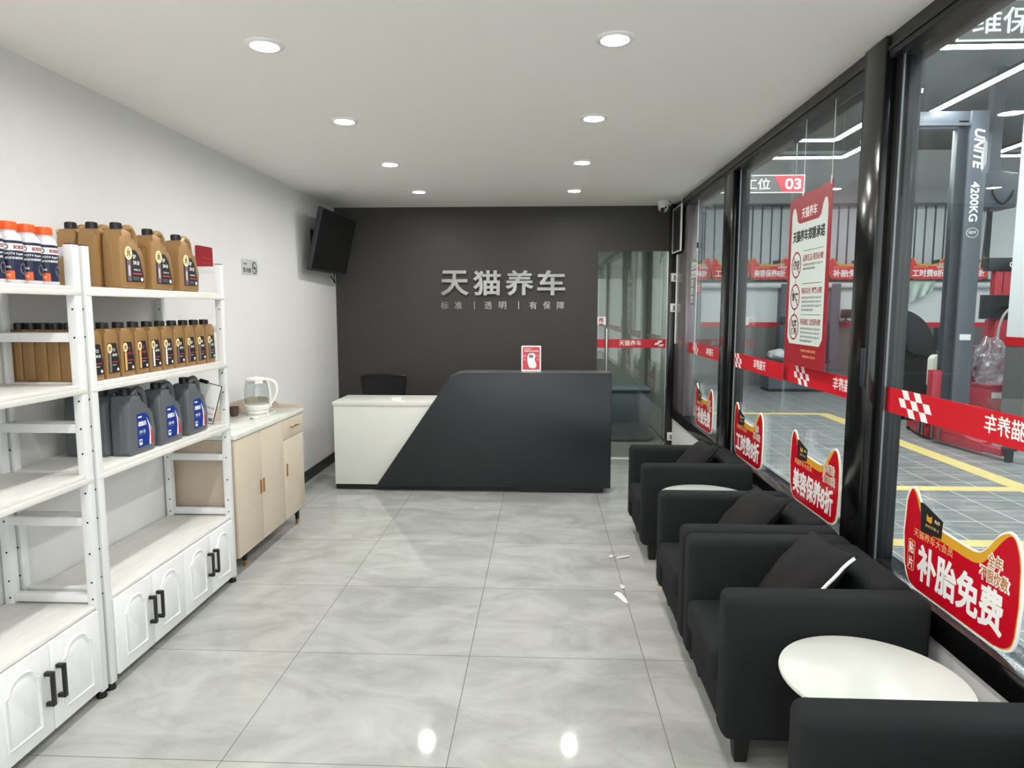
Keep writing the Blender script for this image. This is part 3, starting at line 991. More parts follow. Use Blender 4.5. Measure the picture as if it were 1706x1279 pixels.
kinds = [('C5', '0W-20', False, 'grey_ink')] * 2 + [('CF', '5W-30', True, 'gold_text')] * 2 + [('SP', '0W-30', False, 'white')] * 2 + [('SP', '5W-40', False, 'purple')] * 2 + [('SP', '5W-20', False, 'grey_ink')] * 2
GB = 'small gold bottles on the second shelf'
protos = {}
for i, kd in enumerate(kinds):
    y = 2.711 + 0.1085 * i
    lab = 'small gold oil bottle, %s from the left in the front row, second shelf' % ORD[i]
    p = (-1.868, y, 1.3055)
    if kd in protos:
        dup(protos[kd], p, lab)
    else:
        protos[kd] = small_bottle(lab, p, kd, GB)
for i in range(5):
    lab = 'small gold bottle seen side-on through the near shelf unit, %s from the wall' % ORD[4 - i]
    p = (-1.936 - 0.0525 * i, 2.716, 1.3055)
    if i == 0:
        side = small_bottle(lab, p, None, GB)
        for c_ in side.children:
            c_.scale = (0.83, 1, 1)
    else:
        dup(side, p, lab)


def brake_bottle(label, loc, group):
    r = thing('fluid_bottle', label, 'bottle', loc, radians(-30), group)
    R0 = 0.0405
    MB().lathe([(0.0, 0.0), (0.037, 0.0), (R0, 0.004), (R0, 0.15), (0.038, 0.16), (0.032, 0.172), (0.024, 0.178), (0.024, 0.184), (0.0, 0.184)][::-1], 28).obj('body', 'clear_bottle', r)
    c = MB().lathe([(0.0, 0.184), (0.0265, 0.184), (0.0265, 0.21), (0.0245, 0.213), (0.0, 0.213)][::-1], 26)
    for i in range(26):
        q = 2 * pi * i / 26
        c.box(-0.001, 0.001, -0.0016, 0.0016, 0.187, 0.209, T=Matrix.Translation((0.0267 * cos(q), 0.0267 * sin(q), 0)) @ Matrix.Rotation(q, 4, 'Z'))
    c.obj('cap', 'cap_orange', r)
    lb = MB()
    A = radians(150)
    def band(z0, z1, m, a0=-A, a1=A, off=0.0005):
        lb.lathe([(R0 + off, z0), (R0 + off, z1)], 28, m, I4, a0, a1)
    band(0.012, 0.112, 0)
    band(0.112, 0.136, 1)
    band(0.136, 0.146, 0)
    band(0.012, 0.042, 2, radians(-62), radians(-6), 0.0009)
    T = frame((0, 0, 0), (0, 1, 0), (0, 0, 1))
    b_ = R0 + 0.0012
    lb.text('BOSCH', 0.038, 0.013, 3, T, 0.03, (0.016, 0.124), 0, 0.0003, bend=b_)
    rg = circle(-0.026, 0.124, 0.009, 16)
    lb.add([((b_) * cos(x / b_), (b_) * sin(x / b_), y) for x, y in rg], [tuple(range(16))], 4)
    rg = circle(-0.026, 0.124, 0.005, 12)
    lb.add([((b_ + .0003) * cos(x / b_), (b_ + .0003) * sin(x / b_), y) for x, y in rg], [tuple(range(12))], 1)
    lb.text('DOT4 Super', 0.062, 0.010, 1, T, 0.02, (0.0, 0.100), 0, 0.0003, bend=b_)
    lb.text('机动车制动液', 0.058, 0.009, 1, T, 0.02, (0.0, 0.086), 0, 0.0003, bend=b_)
    lb.text('中文版', 0.02, 0.007, 1, T, 0.02, (-0.024, 0.055), 0, 0.0003, bend=b_)
    rg = circle(0.03, 0.05, 0.016, 16, 0.02)
    lb.add([(b_ * cos(x / b_), b_ * sin(x / b_), y) for x, y in rg], [tuple(range(16))], 4)
    rg = circle(0.03, 0.05, 0.009, 16, 0.012)
    lb.add([((b_ + .0003) * cos(x / b_), (b_ + .0003) * sin(x / b_), y) for x, y in rg], [tuple(range(16))], 0)
    lb.text('干式', 0.014, 0.01, 1, T, 0.02, (-0.024, 0.027), 0.0006, 0.0003, bend=b_)
    lb.obj('wrap_label', ['navy', 'white', 'cap_orange', 'poster_red', 'grey_ink'], r)
    return r


BF = 'small bottles with orange caps on the near shelf unit'
bp = brake_bottle('small dark-labelled bottle with orange cap, closest to the shelf post', (-1.86, 2.494, 1.6905), BF)
dup(bp, (-1.86, 2.408, 1.6905), 'small dark-labelled bottle with orange cap, second from the shelf post')
dup(bp, (-1.86, 2.322, 1.6905), 'small dark-labelled bottle with orange cap, third from the shelf post')
dup(bp, (-1.86, 2.234, 1.6905), 'small dark-labelled bottle with orange cap, fourth from the shelf post')
dup(bp, (-1.948, 2.505, 1.6905), 'small bottle with orange cap standing behind the front row, only its cap showing')

# white price card leaning at the far end of the third shelf
t = thing('price_card', 'white card with black edge and clip leaning beside the grey jugs', 'card', (-1.93, 3.672, 0.948))
Tc = frame((0, 0, 0), (1, 0, -0.27), (0.27, 0.06, 1))
MB().prism(rrect(-0.10, 0.082, 0.032, 0.255, 0.004), -0.002, 0.001, 0, Tc).obj('backing', 'ink', t)
f = MB().prism(rrect(-0.096, 0.078, 0.036, 0.251, 0.004), 0.0012, 0.002, 0, Tc)
f.text('5W-40', 0.05, 0.014, 1, Tc, 0.01, (0.045, 0.12), 0.0021, 0.0003)
f.box(0.01, 0.07, 0.085, 0.088, 0.002, 0.0024, m=1, T=Tc)
f.box(0.05, 0.074, 0.045, 0.065, 0.002, 0.0024, m=1, T=Tc)
f.obj('face', ['white', 'grey_ink'], t)
MB().box(-0.05, 0.0, 0.245, 0.265, -0.008, 0.008, bev=0.003, T=Tc).obj('clip', 'cap_black', t)

# ------------------------------------------------------------------ beige sideboard with kettle
sb = thing('sideboard', 'beige sideboard with pale marble top and copper pulls beside the shelf unit', 'sideboard', (-2.18, 3.835, 0))
SW, SD = 1.135, 0.38
MB().box(0, SD - 0.018, 0, SW, 0.115, 0.835, bev=0.002).obj('carcass', 'beige_dark', sb)
MB().box(0.012, SD + 0.006, -0.002, SW + 0.002, 0.836, 0.866, bev=0.004).obj('marble_top', 'marble', sb)
bs = MB()
pts = [(0.012, 0.867), (SD - 0.002, 0.867), (SD - 0.002, 0.884), (SD - 0.012, 0.893)] + [(v.x, v.y) for v in smooth_path(
    [(0.26, 0.893), (0.21, 0.897), (0.165, 0.925), (0.12, 0.945), (0.07, 0.95), (0.012, 0.95)], 5)]
bs.prism(pts[::-1], 0, 0.016, 0, frame((0, SW, 0), (1, 0, 0), (0, 0, 1)))
bs.box(0.0, 0.014, 0.0, SW, 0.836, 0.95, bev=0.002)
bs.obj('splash_back', 'beige_dark', sb)
cuts = [0.004, 0.365, 0.742, SW - 0.004]
for k in range(3):
    z1 = 0.832 if k < 2 else 0.688
    a, e = cuts[k] + 0.0015, cuts[k + 1] - 0.0015
    d = MB().box(SD - 0.017, SD, a, e, 0.118, z1, bev=0.0015).obj('door', 'beige', sb)
    hy = (cuts[1] - 0.022, cuts[1] + 0.022, cuts[2] + 0.05)[k]
    MB().box(SD + 0.0002, SD + 0.004, hy - 0.012, hy + 0.012, 0.425, 0.515, bev=0.0015).obj('pull', 'copper_inset', d)
d = MB().box(SD - 0.017, SD, cuts[2] + 0.0015, cuts[3] - 0.0015, 0.692, 0.832, bev=0.0015).obj('drawer', 'beige', sb)
h = MB().cyl((SD + 0.022, 0.86, 0.765), (SD + 0.022, 0.99, 0.765), 0.005, n=10)
for y in (0.88, 0.97):
    h.cyl((SD, y, 0.765), (SD + 0.022, y, 0.765), 0.004, n=8)
tag(h.obj('handle', 'brass', d), 'thin bronze bar handle')
for x, y in ((0.05, 0.2), (SD - 0.06, 0.2), (0.05, SW - 0.09), (SD - 0.035, SW - 0.09)):
    l_ = MB().cyl((x, y, 0.036), (x, y, 0.1145), 0.0135, 0.02, 14).obj('leg', 'leg_black', sb)
    tag(MB().cyl((x, y, 0.0), (x, y, 0.0355), 0.010, 0.0132, 14).obj('leg_tip', 'brass', l_), 'brass leg tip')

k = thing('electric_kettle', 'glass electric kettle with white lid and handle on the sideboard', 'kettle', (-2.03, 4.70, 0.8665))
MB().lathe([(0.0, 0.0), (0.078, 0.0), (0.08, 0.005), (0.08, 0.02), (0.076, 0.026), (0.0, 0.026)][::-1], 32).obj('power_base', 'plastic_white', k)
MB().lathe([(0.0, 0.027), (0.083, 0.027), (0.085, 0.034), (0.085, 0.055), (0.08, 0.062), (0.0, 0.062)][::-1], 32).obj('collar', 'plastic_white', k)
MB().lathe([(0.074, 0.0625), (0.080, 0.075), (0.083, 0.11), (0.081, 0.17), (0.074, 0.215), (0.066, 0.232), (0.0635, 0.232), (0.0715, 0.214), (0.0785, 0.17), (0.0805, 0.11), (0.0775, 0.077), (0.0, 0.064)], 36).obj('glass_body', 'kettle_glass', k)
MB().lathe([(0.062, 0.222), (0.062, 0.233), (0.0675, 0.233), (0.069, 0.240), (0.066, 0.247), (0.05, 0.252), (0.014, 0.253), (0.012, 0.262), (0.0, 0.263)], 32).obj('lid', 'plastic_white', k)
MB().lathe([(0.0665, 0.217), (0.0745, 0.2165), (0.0705, 0.226), (0.0675, 0.2325)], 32).obj('rim_band', 'chrome', k)
h = MB()
Th = Matrix.Rotation(radians(-72), 4, 'Z')
h.tube([Th @ Vector(p) for p in smooth_path([(0, 0.062, 0.238), (0, 0.088, 0.235), (0, 0.118, 0.222), (0, 0.136, 0.19), (0, 0.138, 0.15), (0, 0.122, 0.105), (0, 0.098, 0.075), (0, 0.09, 0.06)], 5)], 0.0115, 10)
h.tube([Th @ Vector(p) for p in smooth_path([(0, 0.066, 0.236), (0, 0.082, 0.21), (0, 0.0905, 0.15), (0, 0.092, 0.09), (0, 0.09, 0.04)], 5)], 0.010, 10)
h.obj('handle', 'plastic_white', k)
MB().prism([(-0.018, 0.0), (0.018, 0.0), (0.0, 0.028)], 0, 0.014, 0, frame((0, -0.065, 0.228), (1, 0, 0), (0, -1, 0.2))).obj('spout', 'kettle_glass', k)
cd = MB()
cd.tube([(v.x, v.y, 0.004 + v.z) for v in smooth_path([(0.076, -0.03, 0.004), (0.105, -0.05, 0), (0.12, 0.02, 0), (0.10, 0.05, 0), (0.125, -0.02, 0.004), (0.135, -0.10, 0.006), (0.13, -0.19, 0.002),
                                                                    (0.115, -0.26, 0.004)], 6)], 0.0032, 7)
cord = cd.obj('cord', 'plastic_white', k)
pl = MB().box(-0.014, 0.014, -0.045, 0, -0.003, 0.014, bev=0.003, T=Matrix.Translation((0.112, -0.262, 0.0035)) @ Matrix.Rotation(-0.3, 4, 'Z'))
pl.obj('plug', 'plastic_white', cord)
pp = MB()
for dx in (-0.008, 0, 0.008):
    pp.box(dx - 0.001, dx + 0.001, -0.064, -0.0455, 0.003, 0.008, T=Matrix.Translation((0.112, -0.262, 0.0035)) @ Matrix.Rotation(-0.3, 4, 'Z'))
pp.obj('plug_pins', 'chrome', cord)
t = thing('tea_cup', 'small dark brown cup beside the kettle against the splash back', 'cup', (-2.125, 4.545, 0.8665))
MB().lathe([(0.0, 0.0), (0.024, 0.0), (0.031, 0.02), (0.033, 0.065), (0.030, 0.065), (0.027, 0.02), (0.0, 0.008)], 22).obj('body', 'brown', t)
MB().tube([(0, 0.03, 0.05), (0, 0.048, 0.045), (0, 0.05, 0.028), (0, 0.031, 0.02)], 0.004, 7).obj('cup_handle', 'brown', t)

# ------------------------------------------------------------------ armchairs, round tables, cushions
def armchair(label, y):
    r = thing('armchair', label, 'armchair', (0.975, y, 0), 0, 'charcoal tub armchairs along the windows')
    W = 0.355
    for s in (-1, 1):
        a, e = (s * W, s * (W - 0.125)) if s < 0 else (W - 0.125, W)
        MB().box(-0.345, 0.342, min(a, e), max(a, e), 0.105, 0.628, bev=0.034, seg=4).obj('arm', 'fabric', r)
    MB().box(0.19, 0.344, -W + 0.1245, W - 0.1245, 0.105, 0.63, bev=0.034, seg=4).obj('backrest', 'fabric', r)
    MB().box(-0.33, 0.20, -W + 0.126, W - 0.126, 0.105, 0.252, bev=0.012).obj('seat_base', 'fabric', r)
    b = MB().box(-0.352, 0.192, -W + 0.128, W - 0.128, 0.25, 0.378, bev=0.035, seg=4)
    vs = b.v
    for v in vs:
        if v.z > 0.33:
            v.z += 0.012 * max(0, cos(v.x / 0.27 * 1.2)) * max(0, cos(v.y / 0.23 * 1.3))
        v.x -= 0.014 * max(0, cos(v.y / 0.23 * 1.5)) if v.x < -0.3 else 0
    b.obj('seat_cushion', 'fabric', r)
    for x in (-0.265, 0.27):
        for yy in (-0.28, 0.28):
            l = MB()
            l.add([(x + sx * q, yy + sy * q, z) for z, q in ((0.0, 0.021), (0.105, 0.03)) for sx, sy in ((-1, -1), (1, -1), (1, 1), (-1, 1))],
                  [(3, 2, 1, 0), (4, 5, 6, 7), (0, 1, 5, 4), (1, 2, 6, 5), (2, 3, 7, 6), (3, 0, 4, 7)])
            l.obj('leg', 'leg_black', r)
    return r


CY = (4.545, 3.30, 2.585, 1.315)
armchair('charcoal fabric armchair farthest from the camera, nearest the glass push door', CY[0])
armchair('charcoal fabric armchair between the far round table and the chair with the piped cushion', CY[1])
armchair('charcoal fabric armchair whose cushion shows a white piped edge', CY[2])
armchair('charcoal fabric armchair closest to the camera, in front of the near round table', CY[3])


def pillow(label, loc, rot, size=0.4, thick=0.075, piping=False, seed=0):
    r = thing('cushion', label, 'cushion', loc, 0, 'square cushions on the armchairs')
    n = 22
    rnd = random.Random(seed)
    ph = [rnd.uniform(0, 6) for _ in range(6)]
    vs, idx = [], {}
    Rm = Matrix.Rotation(rot[2], 4, 'Z') @ Matrix.Rotation(rot[1], 4, 'Y') @ Matrix.Rotation(rot[0], 4, 'X')
    def pt(u, v, s):
        k = 1 - 0.10 * (1 - abs(u) ** 2) * abs(v) ** 3 - 0.0
        k2 = 1 - 0.10 * (1 - abs(v) ** 2) * abs(u) ** 3
        t = thick * (max(0, 1 - u * u) ** 0.55) * (max(0, 1 - v * v) ** 0.55)
        t += 0.0035 * sin(7 * u + ph[0] + 3 * v) * (1 - u * u) * (1 - v * v) + 0.003 * sin(11 * v + ph[1] - 4 * u) * (1 - u * u) * (1 - v * v)
        w = 0.0025 * (abs(u * v)) * sin(12 * (u + v) + ph[2])
        return Rm @ Vector((s * t + w, u * size / 2 * k2, v * size / 2 * k))
    faces = []
    for s in (-1, 1):
        base = len(vs)
        for j in range(n + 1):
            for i in range(n + 1):
                vs.append(pt(-1 + 2 * i / n, -1 + 2 * j / n, s))
        for j in range(n):
            for i in range(n):
                f = (base + j * (n + 1) + i, base + j * (n + 1) + i + 1, base + (j + 1) * (n + 1) + i + 1, base + (j + 1) * (n + 1) + i)
                faces.append(f if s > 0 else f[::-1])
    MB().add(vs, faces).obj('cover', 'cushion', r, smooth=180)
    ed = [pt(-1 + 2 * i / n, -1, 1) for i in range(n)] + [pt(1, -1 + 2 * i / n, 1) for i in range(n)]
    ed2 = [pt(1 - 2 * i / n, 1, 1) for i in range(n)] + [pt(-1, 1 - 2 * i / n, 1) for i in range(n)]
    MB().tube(ed + ed2, 0.0035, 6, 0, True).obj('seam', 'cushion', r)
    if piping:
        p = [Vector(pt(-1, -0.94 + 1.86 * i / 14, 1)) + (Rm @ Vector((-0.004, -0.005, 0))) for i in range(15)]
        tag(MB().tube(p, 0.0065, 8).obj('zip_edge', 'white', r), 'white piped zip edge')
    return r


pillow('dark grey cushion in the armchair farthest from the camera', (1.01, 4.555, 0.552), (radians(-5), radians(40), 0), 0.40, seed=1)
pillow('plain dark grey cushion in the armchair beside the far round table', (1.005, 3.30, 0.556), (radians(-7), radians(42), 0), 0.40, seed=2)
pillow('dark grey cushion with a white piped edge', (1.01, 2.60, 0.552), (radians(-6), radians(40), radians(-4)), 0.40, piping=True, seed=3)


def round_table(label, loc):
    r = thing('round_table', label, 'table', loc, 0.99, 'round white side tables')
    MB().lathe([(0.0, 0.497), (0.252, 0.497), (0.260, 0.502), (0.262, 0.508), (0.260, 0.514), (0.256, 0.515), (0.0, 0.515)][::-1], 64).obj('tabletop', 'table_white', r)
    MB().lathe([(0.0, 0.477), (0.12, 0.477), (0.12, 0.4968), (0.0, 0.4968)][::-1], 32).obj('mount', 'table_white', r)
    for k in range(4):
        a = pi / 4 + k * pi / 2 + 0.1
        tag(MB().cyl((0.285 * cos(a), 0.285 * sin(a), 0.0), (0.095 * cos(a), 0.095 * sin(a), 0.477), 0.012, 0.02, 14).obj('leg', 'oak', r), 'splayed oak leg')
    return r


round_table('round white side table with oak legs in the gap behind the nearest armchair', (0.985, 1.952, 0))
round_table('round white side table mostly hidden, between the far armchair and the next', (0.955, 3.922, 0))


# ------------------------------------------------------------------ cat-eared promotion boards
def ears(top=0.0, ins=0.0, dip=0.0):
    """outline of the eared board, 0..1 wide and 0..1 high, shrunk by ins, its upper edge lowered by dip in the dip and inner ears"""
    a = ins
    left = [(0.055 + a, 0.10 + a), (0.02 + a, 0.22), (0.0 + a, 0.55), (0.012 + a, 0.84 - a)]
    tl = smooth_path([(0.012 + a, 0.84 - a), (0.032 + a, 0.935 - a), (0.07 + a * .4, 0.995 - a * 1.4), (0.115, 0.975 - a * 1.6 - dip * 0.3), (0.155, 0.89 - a - dip * 0.8),
                      (0.20, 0.80 - a - dip * 1.1), (0.27, 0.735 - a - dip * 1.15), (0.40, 0.715 - a - dip), (0.60, 0.70 - a - dip), (0.685, 0.715 - a - dip),
                      (0.74, 0.78 - a - dip * 1.1), (0.80, 0.90 - a - dip * 1.0), (0.85, 0.975 - a * 1.5 - dip * 0.55), (0.895, 1.0 - a * 1.4 - dip * 0.1), (0.94 - a * .6, 0.965 - a),
                      (0.975 - a, 0.87 - a), (0.99 - a, 0.74)], 4)
    right = [(1.0 - a, 0.5), (0.985 - a, 0.20)]
    br = smooth_path([(0.985 - a, 0.20), (0.965 - a, 0.09 + a), (0.915 - a, 0.03 + a), (0.84, 0.012 + a)], 4)
    bl = smooth_path([(0.17, 0.0 + a), (0.10, 0.025 + a), (0.055 + a, 0.09 + a), (0.025 + a, 0.20)], 4)
    pts = [tuple(v)[:2] for v in tl][::-1]          # right ear to left ear: counter-clockwise overall
    loop = [tuple(v)[:2] for v in bl][::-1]
    ccw = [tuple(v)[:2] for v in bl] and []
    # counter-clockwise: bottom from left to right, up the right side, across the top to the left, down
    ccw += [(0.17, a), (0.84, 0.006 + a)]
    ccw += [tuple(v)[:2] for v in br[::-1]][1:]
    ccw += [(0.9965 - a, 0.45)]
    ccw += pts
    ccw += [(0.0 + a, 0.5)]
    ccw += loop[:-1]
    return ccw


def promo(name, label, T, w, h, big, badge, group, side=None, border=True, far=False, parent_loc=(0, 0, 0)):
    r = thing(name, label, 'promotion board' if not far else 'banner', T.translation, 0, group)
    R = T.to_3x3().to_4x4()
    S = lambda pts: [((x - 0.5) * w, y * h) for x, y in pts]
    th = 0.006
    MB().prism(S(ears()), 0, th, 0, R).obj('board', 'white' if border else 'banner_red', r)
    ins = 0.012 if border else 0.002
    red = 'cat_red' if border else 'banner_red'
    MB().prism(S(ears(0, ins, 0)), th + 0.0001, th + 0.0006, 0, R).obj('gold_edge', 'gold', r)
    MB().prism(S(ears(0, ins + 0.006, 0.085)), th + 0.0007, th + 0.0012, 0, R).obj('red_face', red, r)
    z = th + 0.0014
    l = MB()
    x0 = 0.14 if not far else 0.08
    wide = 0.80 if side else 0.76
    if side:
        l.prism(S(rrect(0.065, 0.135, 0.16, 0.47, 0.02)), z - 0.0001, z + 0.0001, 2, R)
        l.prism(S(rrect(0.070, 0.130, 0.168, 0.462, 0.018)), z + 0.0002, z + 0.0004, 3, R)
        l.text(side[0], 0.048 * w, 0.12 * h, 0, R, 0.02, ((0.10 - 0.5) * w, 0.39 * h), z + 0.0004, 0.0003)
        l.text(side[1], 0.048 * w, 0.12 * h, 0, R, 0.02, ((0.10 - 0.5) * w, 0.24 * h), z + 0.0004, 0.0003)
        l.text(big, 0.72 * w, 0.37 * h, 0, R, 0.035, ((0.53 - 0.5) * w, 0.30 * h), z, 0.0004)
    else:
        l.text(big, 0.80 * w, 0.36 * h, 0, R, 0.035, ((0.50 - 0.5) * w, 0.285 * h), z, 0.0004)
    l.text('天猫养车大会员', 0.37 * w, 0.082 * h, 1, R, 0.004, ((0.30 - 0.5) * w, 0.565 * h), z, 0.0004)
    # badge: two short golden lines on a pale cloud
    n1, n2 = badge
    w1, w2 = (0.10, 0.20) if len(n1) <= 2 else (0.18, 0.20)
    for tx, ww, yy in ((n1, w1, 0.70), (n2, w2, 0.565)):
        l.text(tx, ww * w * 1.12, 0.142 * h, 4, R, 0.09, ((0.81 - 0.5) * w, yy * h), z, 0.0002)
        l.text(tx, ww * w, 0.115 * h, 5, R, 0.012, ((0.81 - 0.5) * w, yy * h), z + 0.0013, 0.0003)
    l.obj('lettering', ['white', 'gold_text', 'gold_text', red, 'white', M['bg']], r)
    if not far:
        c = MB().prism(S([(0.165, 0.88), (0.185, 0.60), (0.375, 0.635), (0.385, 0.80), (0.20, 0.885)])[::1], z, z + 0.0012, 0, R)
        ct = MB()
        c.prism(S([(0.235, 0.80), (0.235, 0.735), (0.27, 0.725), (0.285, 0.735), (0.285, 0.80), (0.27, 0.78), (0.25, 0.78)][::1]), z + 0.0013, z + 0.0016, 1, R)
        c.text('PLUS', 0.045 * w, 0.03 * h, 2, R, 0.02, ((0.335 - 0.5) * w, 0.765 * h), z + 0.0013, 0.0003)
        c.text('会员专享卡', 0.13 * w, 0.03 * h, 3, R, 0.0, ((0.29 - 0.5) * w, 0.69 * h), z + 0.0013, 0.0003)
        c.obj('member_card', ['ink', 'gold', 'cream', 'gold_text'], r)
    else:
        c = MB().prism(S([(0.55, 0.86), (0.58, 0.70), (0.76, 0.76), (0.77, 0.92)]), z, z + 0.0012, 0, R)
        c.obj('member_card', 'ink', r)
    return r


M['bg'] = mat('badge_gold', (176, 112, 26), 0.4)
CAT = 'red cat-eared boards on the window rail'
XS = 1.384
FI = lambda y, z=0.574, x=XS: frame((x, y, z), (0, -1, 0), (0, 0, 1))
promo('promotion_board', 'red cat-eared board with white text, right of the wide black post, nearest the camera', FI(2.25), 0.645, 0.375, '补胎免费', ('全年', '不限次数'), CAT, ('贴', '片'))
promo('promotion_board', 'red cat-eared board left of the wide black post, under the hanging poster', FI(3.45), 0.635, 0.375, '美容保养8折', ('全年限价', '省1060元'), CAT)
promo('promotion_board', 'red cat-eared board standing just right of the thinner black post', FI(4.555), 0.64, 0.375, '工时费8折', ('全年', '享10次'), CAT)
promo('promotion_board', 'red cat-eared board farthest away, left of the thinner black post', FI(5.81), 0.63, 0.375, '补胎免费', ('全年', '不限次数'), CAT, ('贴', '片'))

# ------------------------------------------------------------------ hanging promise poster
ps = thing('hanging_poster', 'tall white poster with red border hanging in front of the glass', 'poster', (1.366, 3.615, 1.30))
R = frame((0, 0, 0), (0, -1, 0), (0, 0, 1))
PW, PH = 0.55, 0.90
sheet = MB()
vs, fs = [], []
def wav(u, v):
    return 0.006 * sin(3.0 * u + 1.0) * v
sheet.prism([(-PW / 2, 0), (PW / 2, 0), (PW / 2, PH + 0.012), (0.1, PH - 0.003), (-0.08, PH + 0.0), (-PW / 2, PH - 0.01)], 0, 0.003, 0, R)
sheet.obj('red_sheet', 'poster_red', ps)
wp = [(-0.235, 0.15), (-0.20, 0.115), (0.20, 0.115), (0.235, 0.15), (0.235, 0.80), (0.222, 0.835), (0.195, 0.84), (0.175, 0.815), (0.155, 0.765), (0.125, 0.75), (-0.125, 0.75), (-0.155, 0.765),
      (-0.175, 0.815), (-0.195, 0.84), (-0.222, 0.835), (-0.235, 0.80)]
MB().prism(wp, 0.0031, 0.0036, 0, R).obj('white_field', 'poster', ps)
l = MB()
Z = 0.0038
l.text('天猫养车', 0.20, 0.055, 1, R, 0.01, (0, 0.80), 0.0032, 0.0004)
l.text('天猫养车郑重承诺', 0.42, 0.062, 0, R, 0.028, (0, 0.685), Z, 0.0004)
rows = ((0.535, '假货', '', '品牌正品 假货必赔', 2), (0.365, '宰客', '', '明码实价 宰客必赔', 4), (0.205, '过度', '保养', '按标准施工 过度保养必赔', 4))
for zc, a, b_, head, n in rows:
    oc_, ic_ = circle(-0.145, zc, 0.067, 36, 0.07), circle(-0.145, zc, 0.058, 36, 0.061)
    for i in range(36):
        j = (i + 1) % 36
        l.prism([oc_[i], oc_[j], ic_[j], ic_[i]], Z, Z + 0.0004, 2, R)
    if b_:
        l.text(a, 0.08, 0.038, 0, R, 0.02, (-0.145, zc + 0.021), Z, 0.0003)
        l.text(b_, 0.08, 0.038, 0, R, 0.02, (-0.145, zc - 0.021), Z, 0.0003)
    else:
        l.text(a, 0.092, 0.05, 0, R, 0.02, (-0.145, zc), Z, 0.0003)
    l.prism([(-0.19, zc + 0.042), (-0.186, zc + 0.048), (-0.10, zc - 0.042), (-0.104, zc - 0.048)], Z + 0.0004, Z + 0.0007, 2, R)
    l.text(head, 0.26, 0.034, 2, R, 0.012, (0.075, zc + 0.03), Z, 0.0003)
    l.box(-0.05, 0.20, zc + 0.066, zc + 0.0685, Z, Z + 0.0003, m=0, T=R)
    for k in range(n):
        wd = 0.255 if k < n - 1 else 0.16
        l.text('我们承诺本店所有商品均为正品放心养车', wd, 0.013, 3, R, 0.0, (-0.05 + wd / 2, zc - 0.005 - 0.021 * k), Z, 0.0003)
    if zc > 0.25:
        l.box(-0.148, -0.142, zc - 0.098, zc - 0.072, Z, Z + 0.0003, m=2, T=R)
l.text('天猫养车服务保障', 0.2, 0.014, 4, R, 0.0, (0.06, 0.085), 0.0032, 0.0003)
l.text('最终解释权归门店所有', 0.17, 0.012, 4, R, 0.0, (0.075, 0.055), 0.0032, 0.0003)
l.obj('lettering', ['ink', 'white', 'poster_red', 'grey_ink', 'gold_text'], ps)
c = MB()
for u in (-0.09, 0.262):
    c.tube([R @ Vector((u, PH - 0.01, 0.005)), R @ Vector((u, PH + 0.03, 0.005))], 0.003, 6)
    c.tube([R @ Vector((u, PH + 0.03, 0.004)), R @ Vector((u + 0.002, 1.275, 0.004))], 0.0012, 6)
c.obj('hanging_cord', 'white', ps)

# sticker sheet on the far pane, and a thin pull cord in front of it
st = thing('safety_sticker_sheet', 'five rows of small white pictogram stickers on the far glass pane', 'sticker sheet', (1.3985, 6.42, 1.66))
R = frame((0, 0, 0), (0, -1, 0), (0, 0, 1))
MB().prism([(-0.13, -0.02), (0.09, -0.02), (0.09, 0.40), (-0.13, 0.40)], 0, 0.0006, 0, R).obj('sheet', 'kettle_glass', st)
q = MB().box(-0.13, 0.09, 0.385, 0.40, 0.0006, 0.001, m=2, T=R)
for j in range(5):
    for i in range(2 if j < 2 else 1):
        x, y = -0.12 + 0.105 * i, 0.31 - 0.077 * j
        q.box(x, x + 0.09, y, y + 0.06, 0.0006, 0.001, m=0, T=R)
        q.box(x + 0.02, x + 0.04, y + 0.01, y + 0.05, 0.001, 0.0013, m=1, T=R)
        q.box(x + 0.05, x + 0.075, y + 0.015, y + 0.025, 0.001, 0.0013, m=1, T=R)
q.obj('pictograms', ['white', 'ink', 'green'], st)
t = thing('pull_cord', 'thin white cord with small dark bead hanging down the far glass pane', 'cord', (1.385, 6.25, 1.2))
MB().tube([(0, 0, 0), (0.002, 0, 0.7), (0, 0, 1.37)], 0.0022, 6).obj('cord', 'white', t)
MB().lathe([(0.0, -0.03), (0.009, -0.02), (0.009, 0.02), (0.0, 0.03)], 12, 0, Matrix.Translation((0.0018, 0, 0.97))).obj('bead', 'black_matte', t)

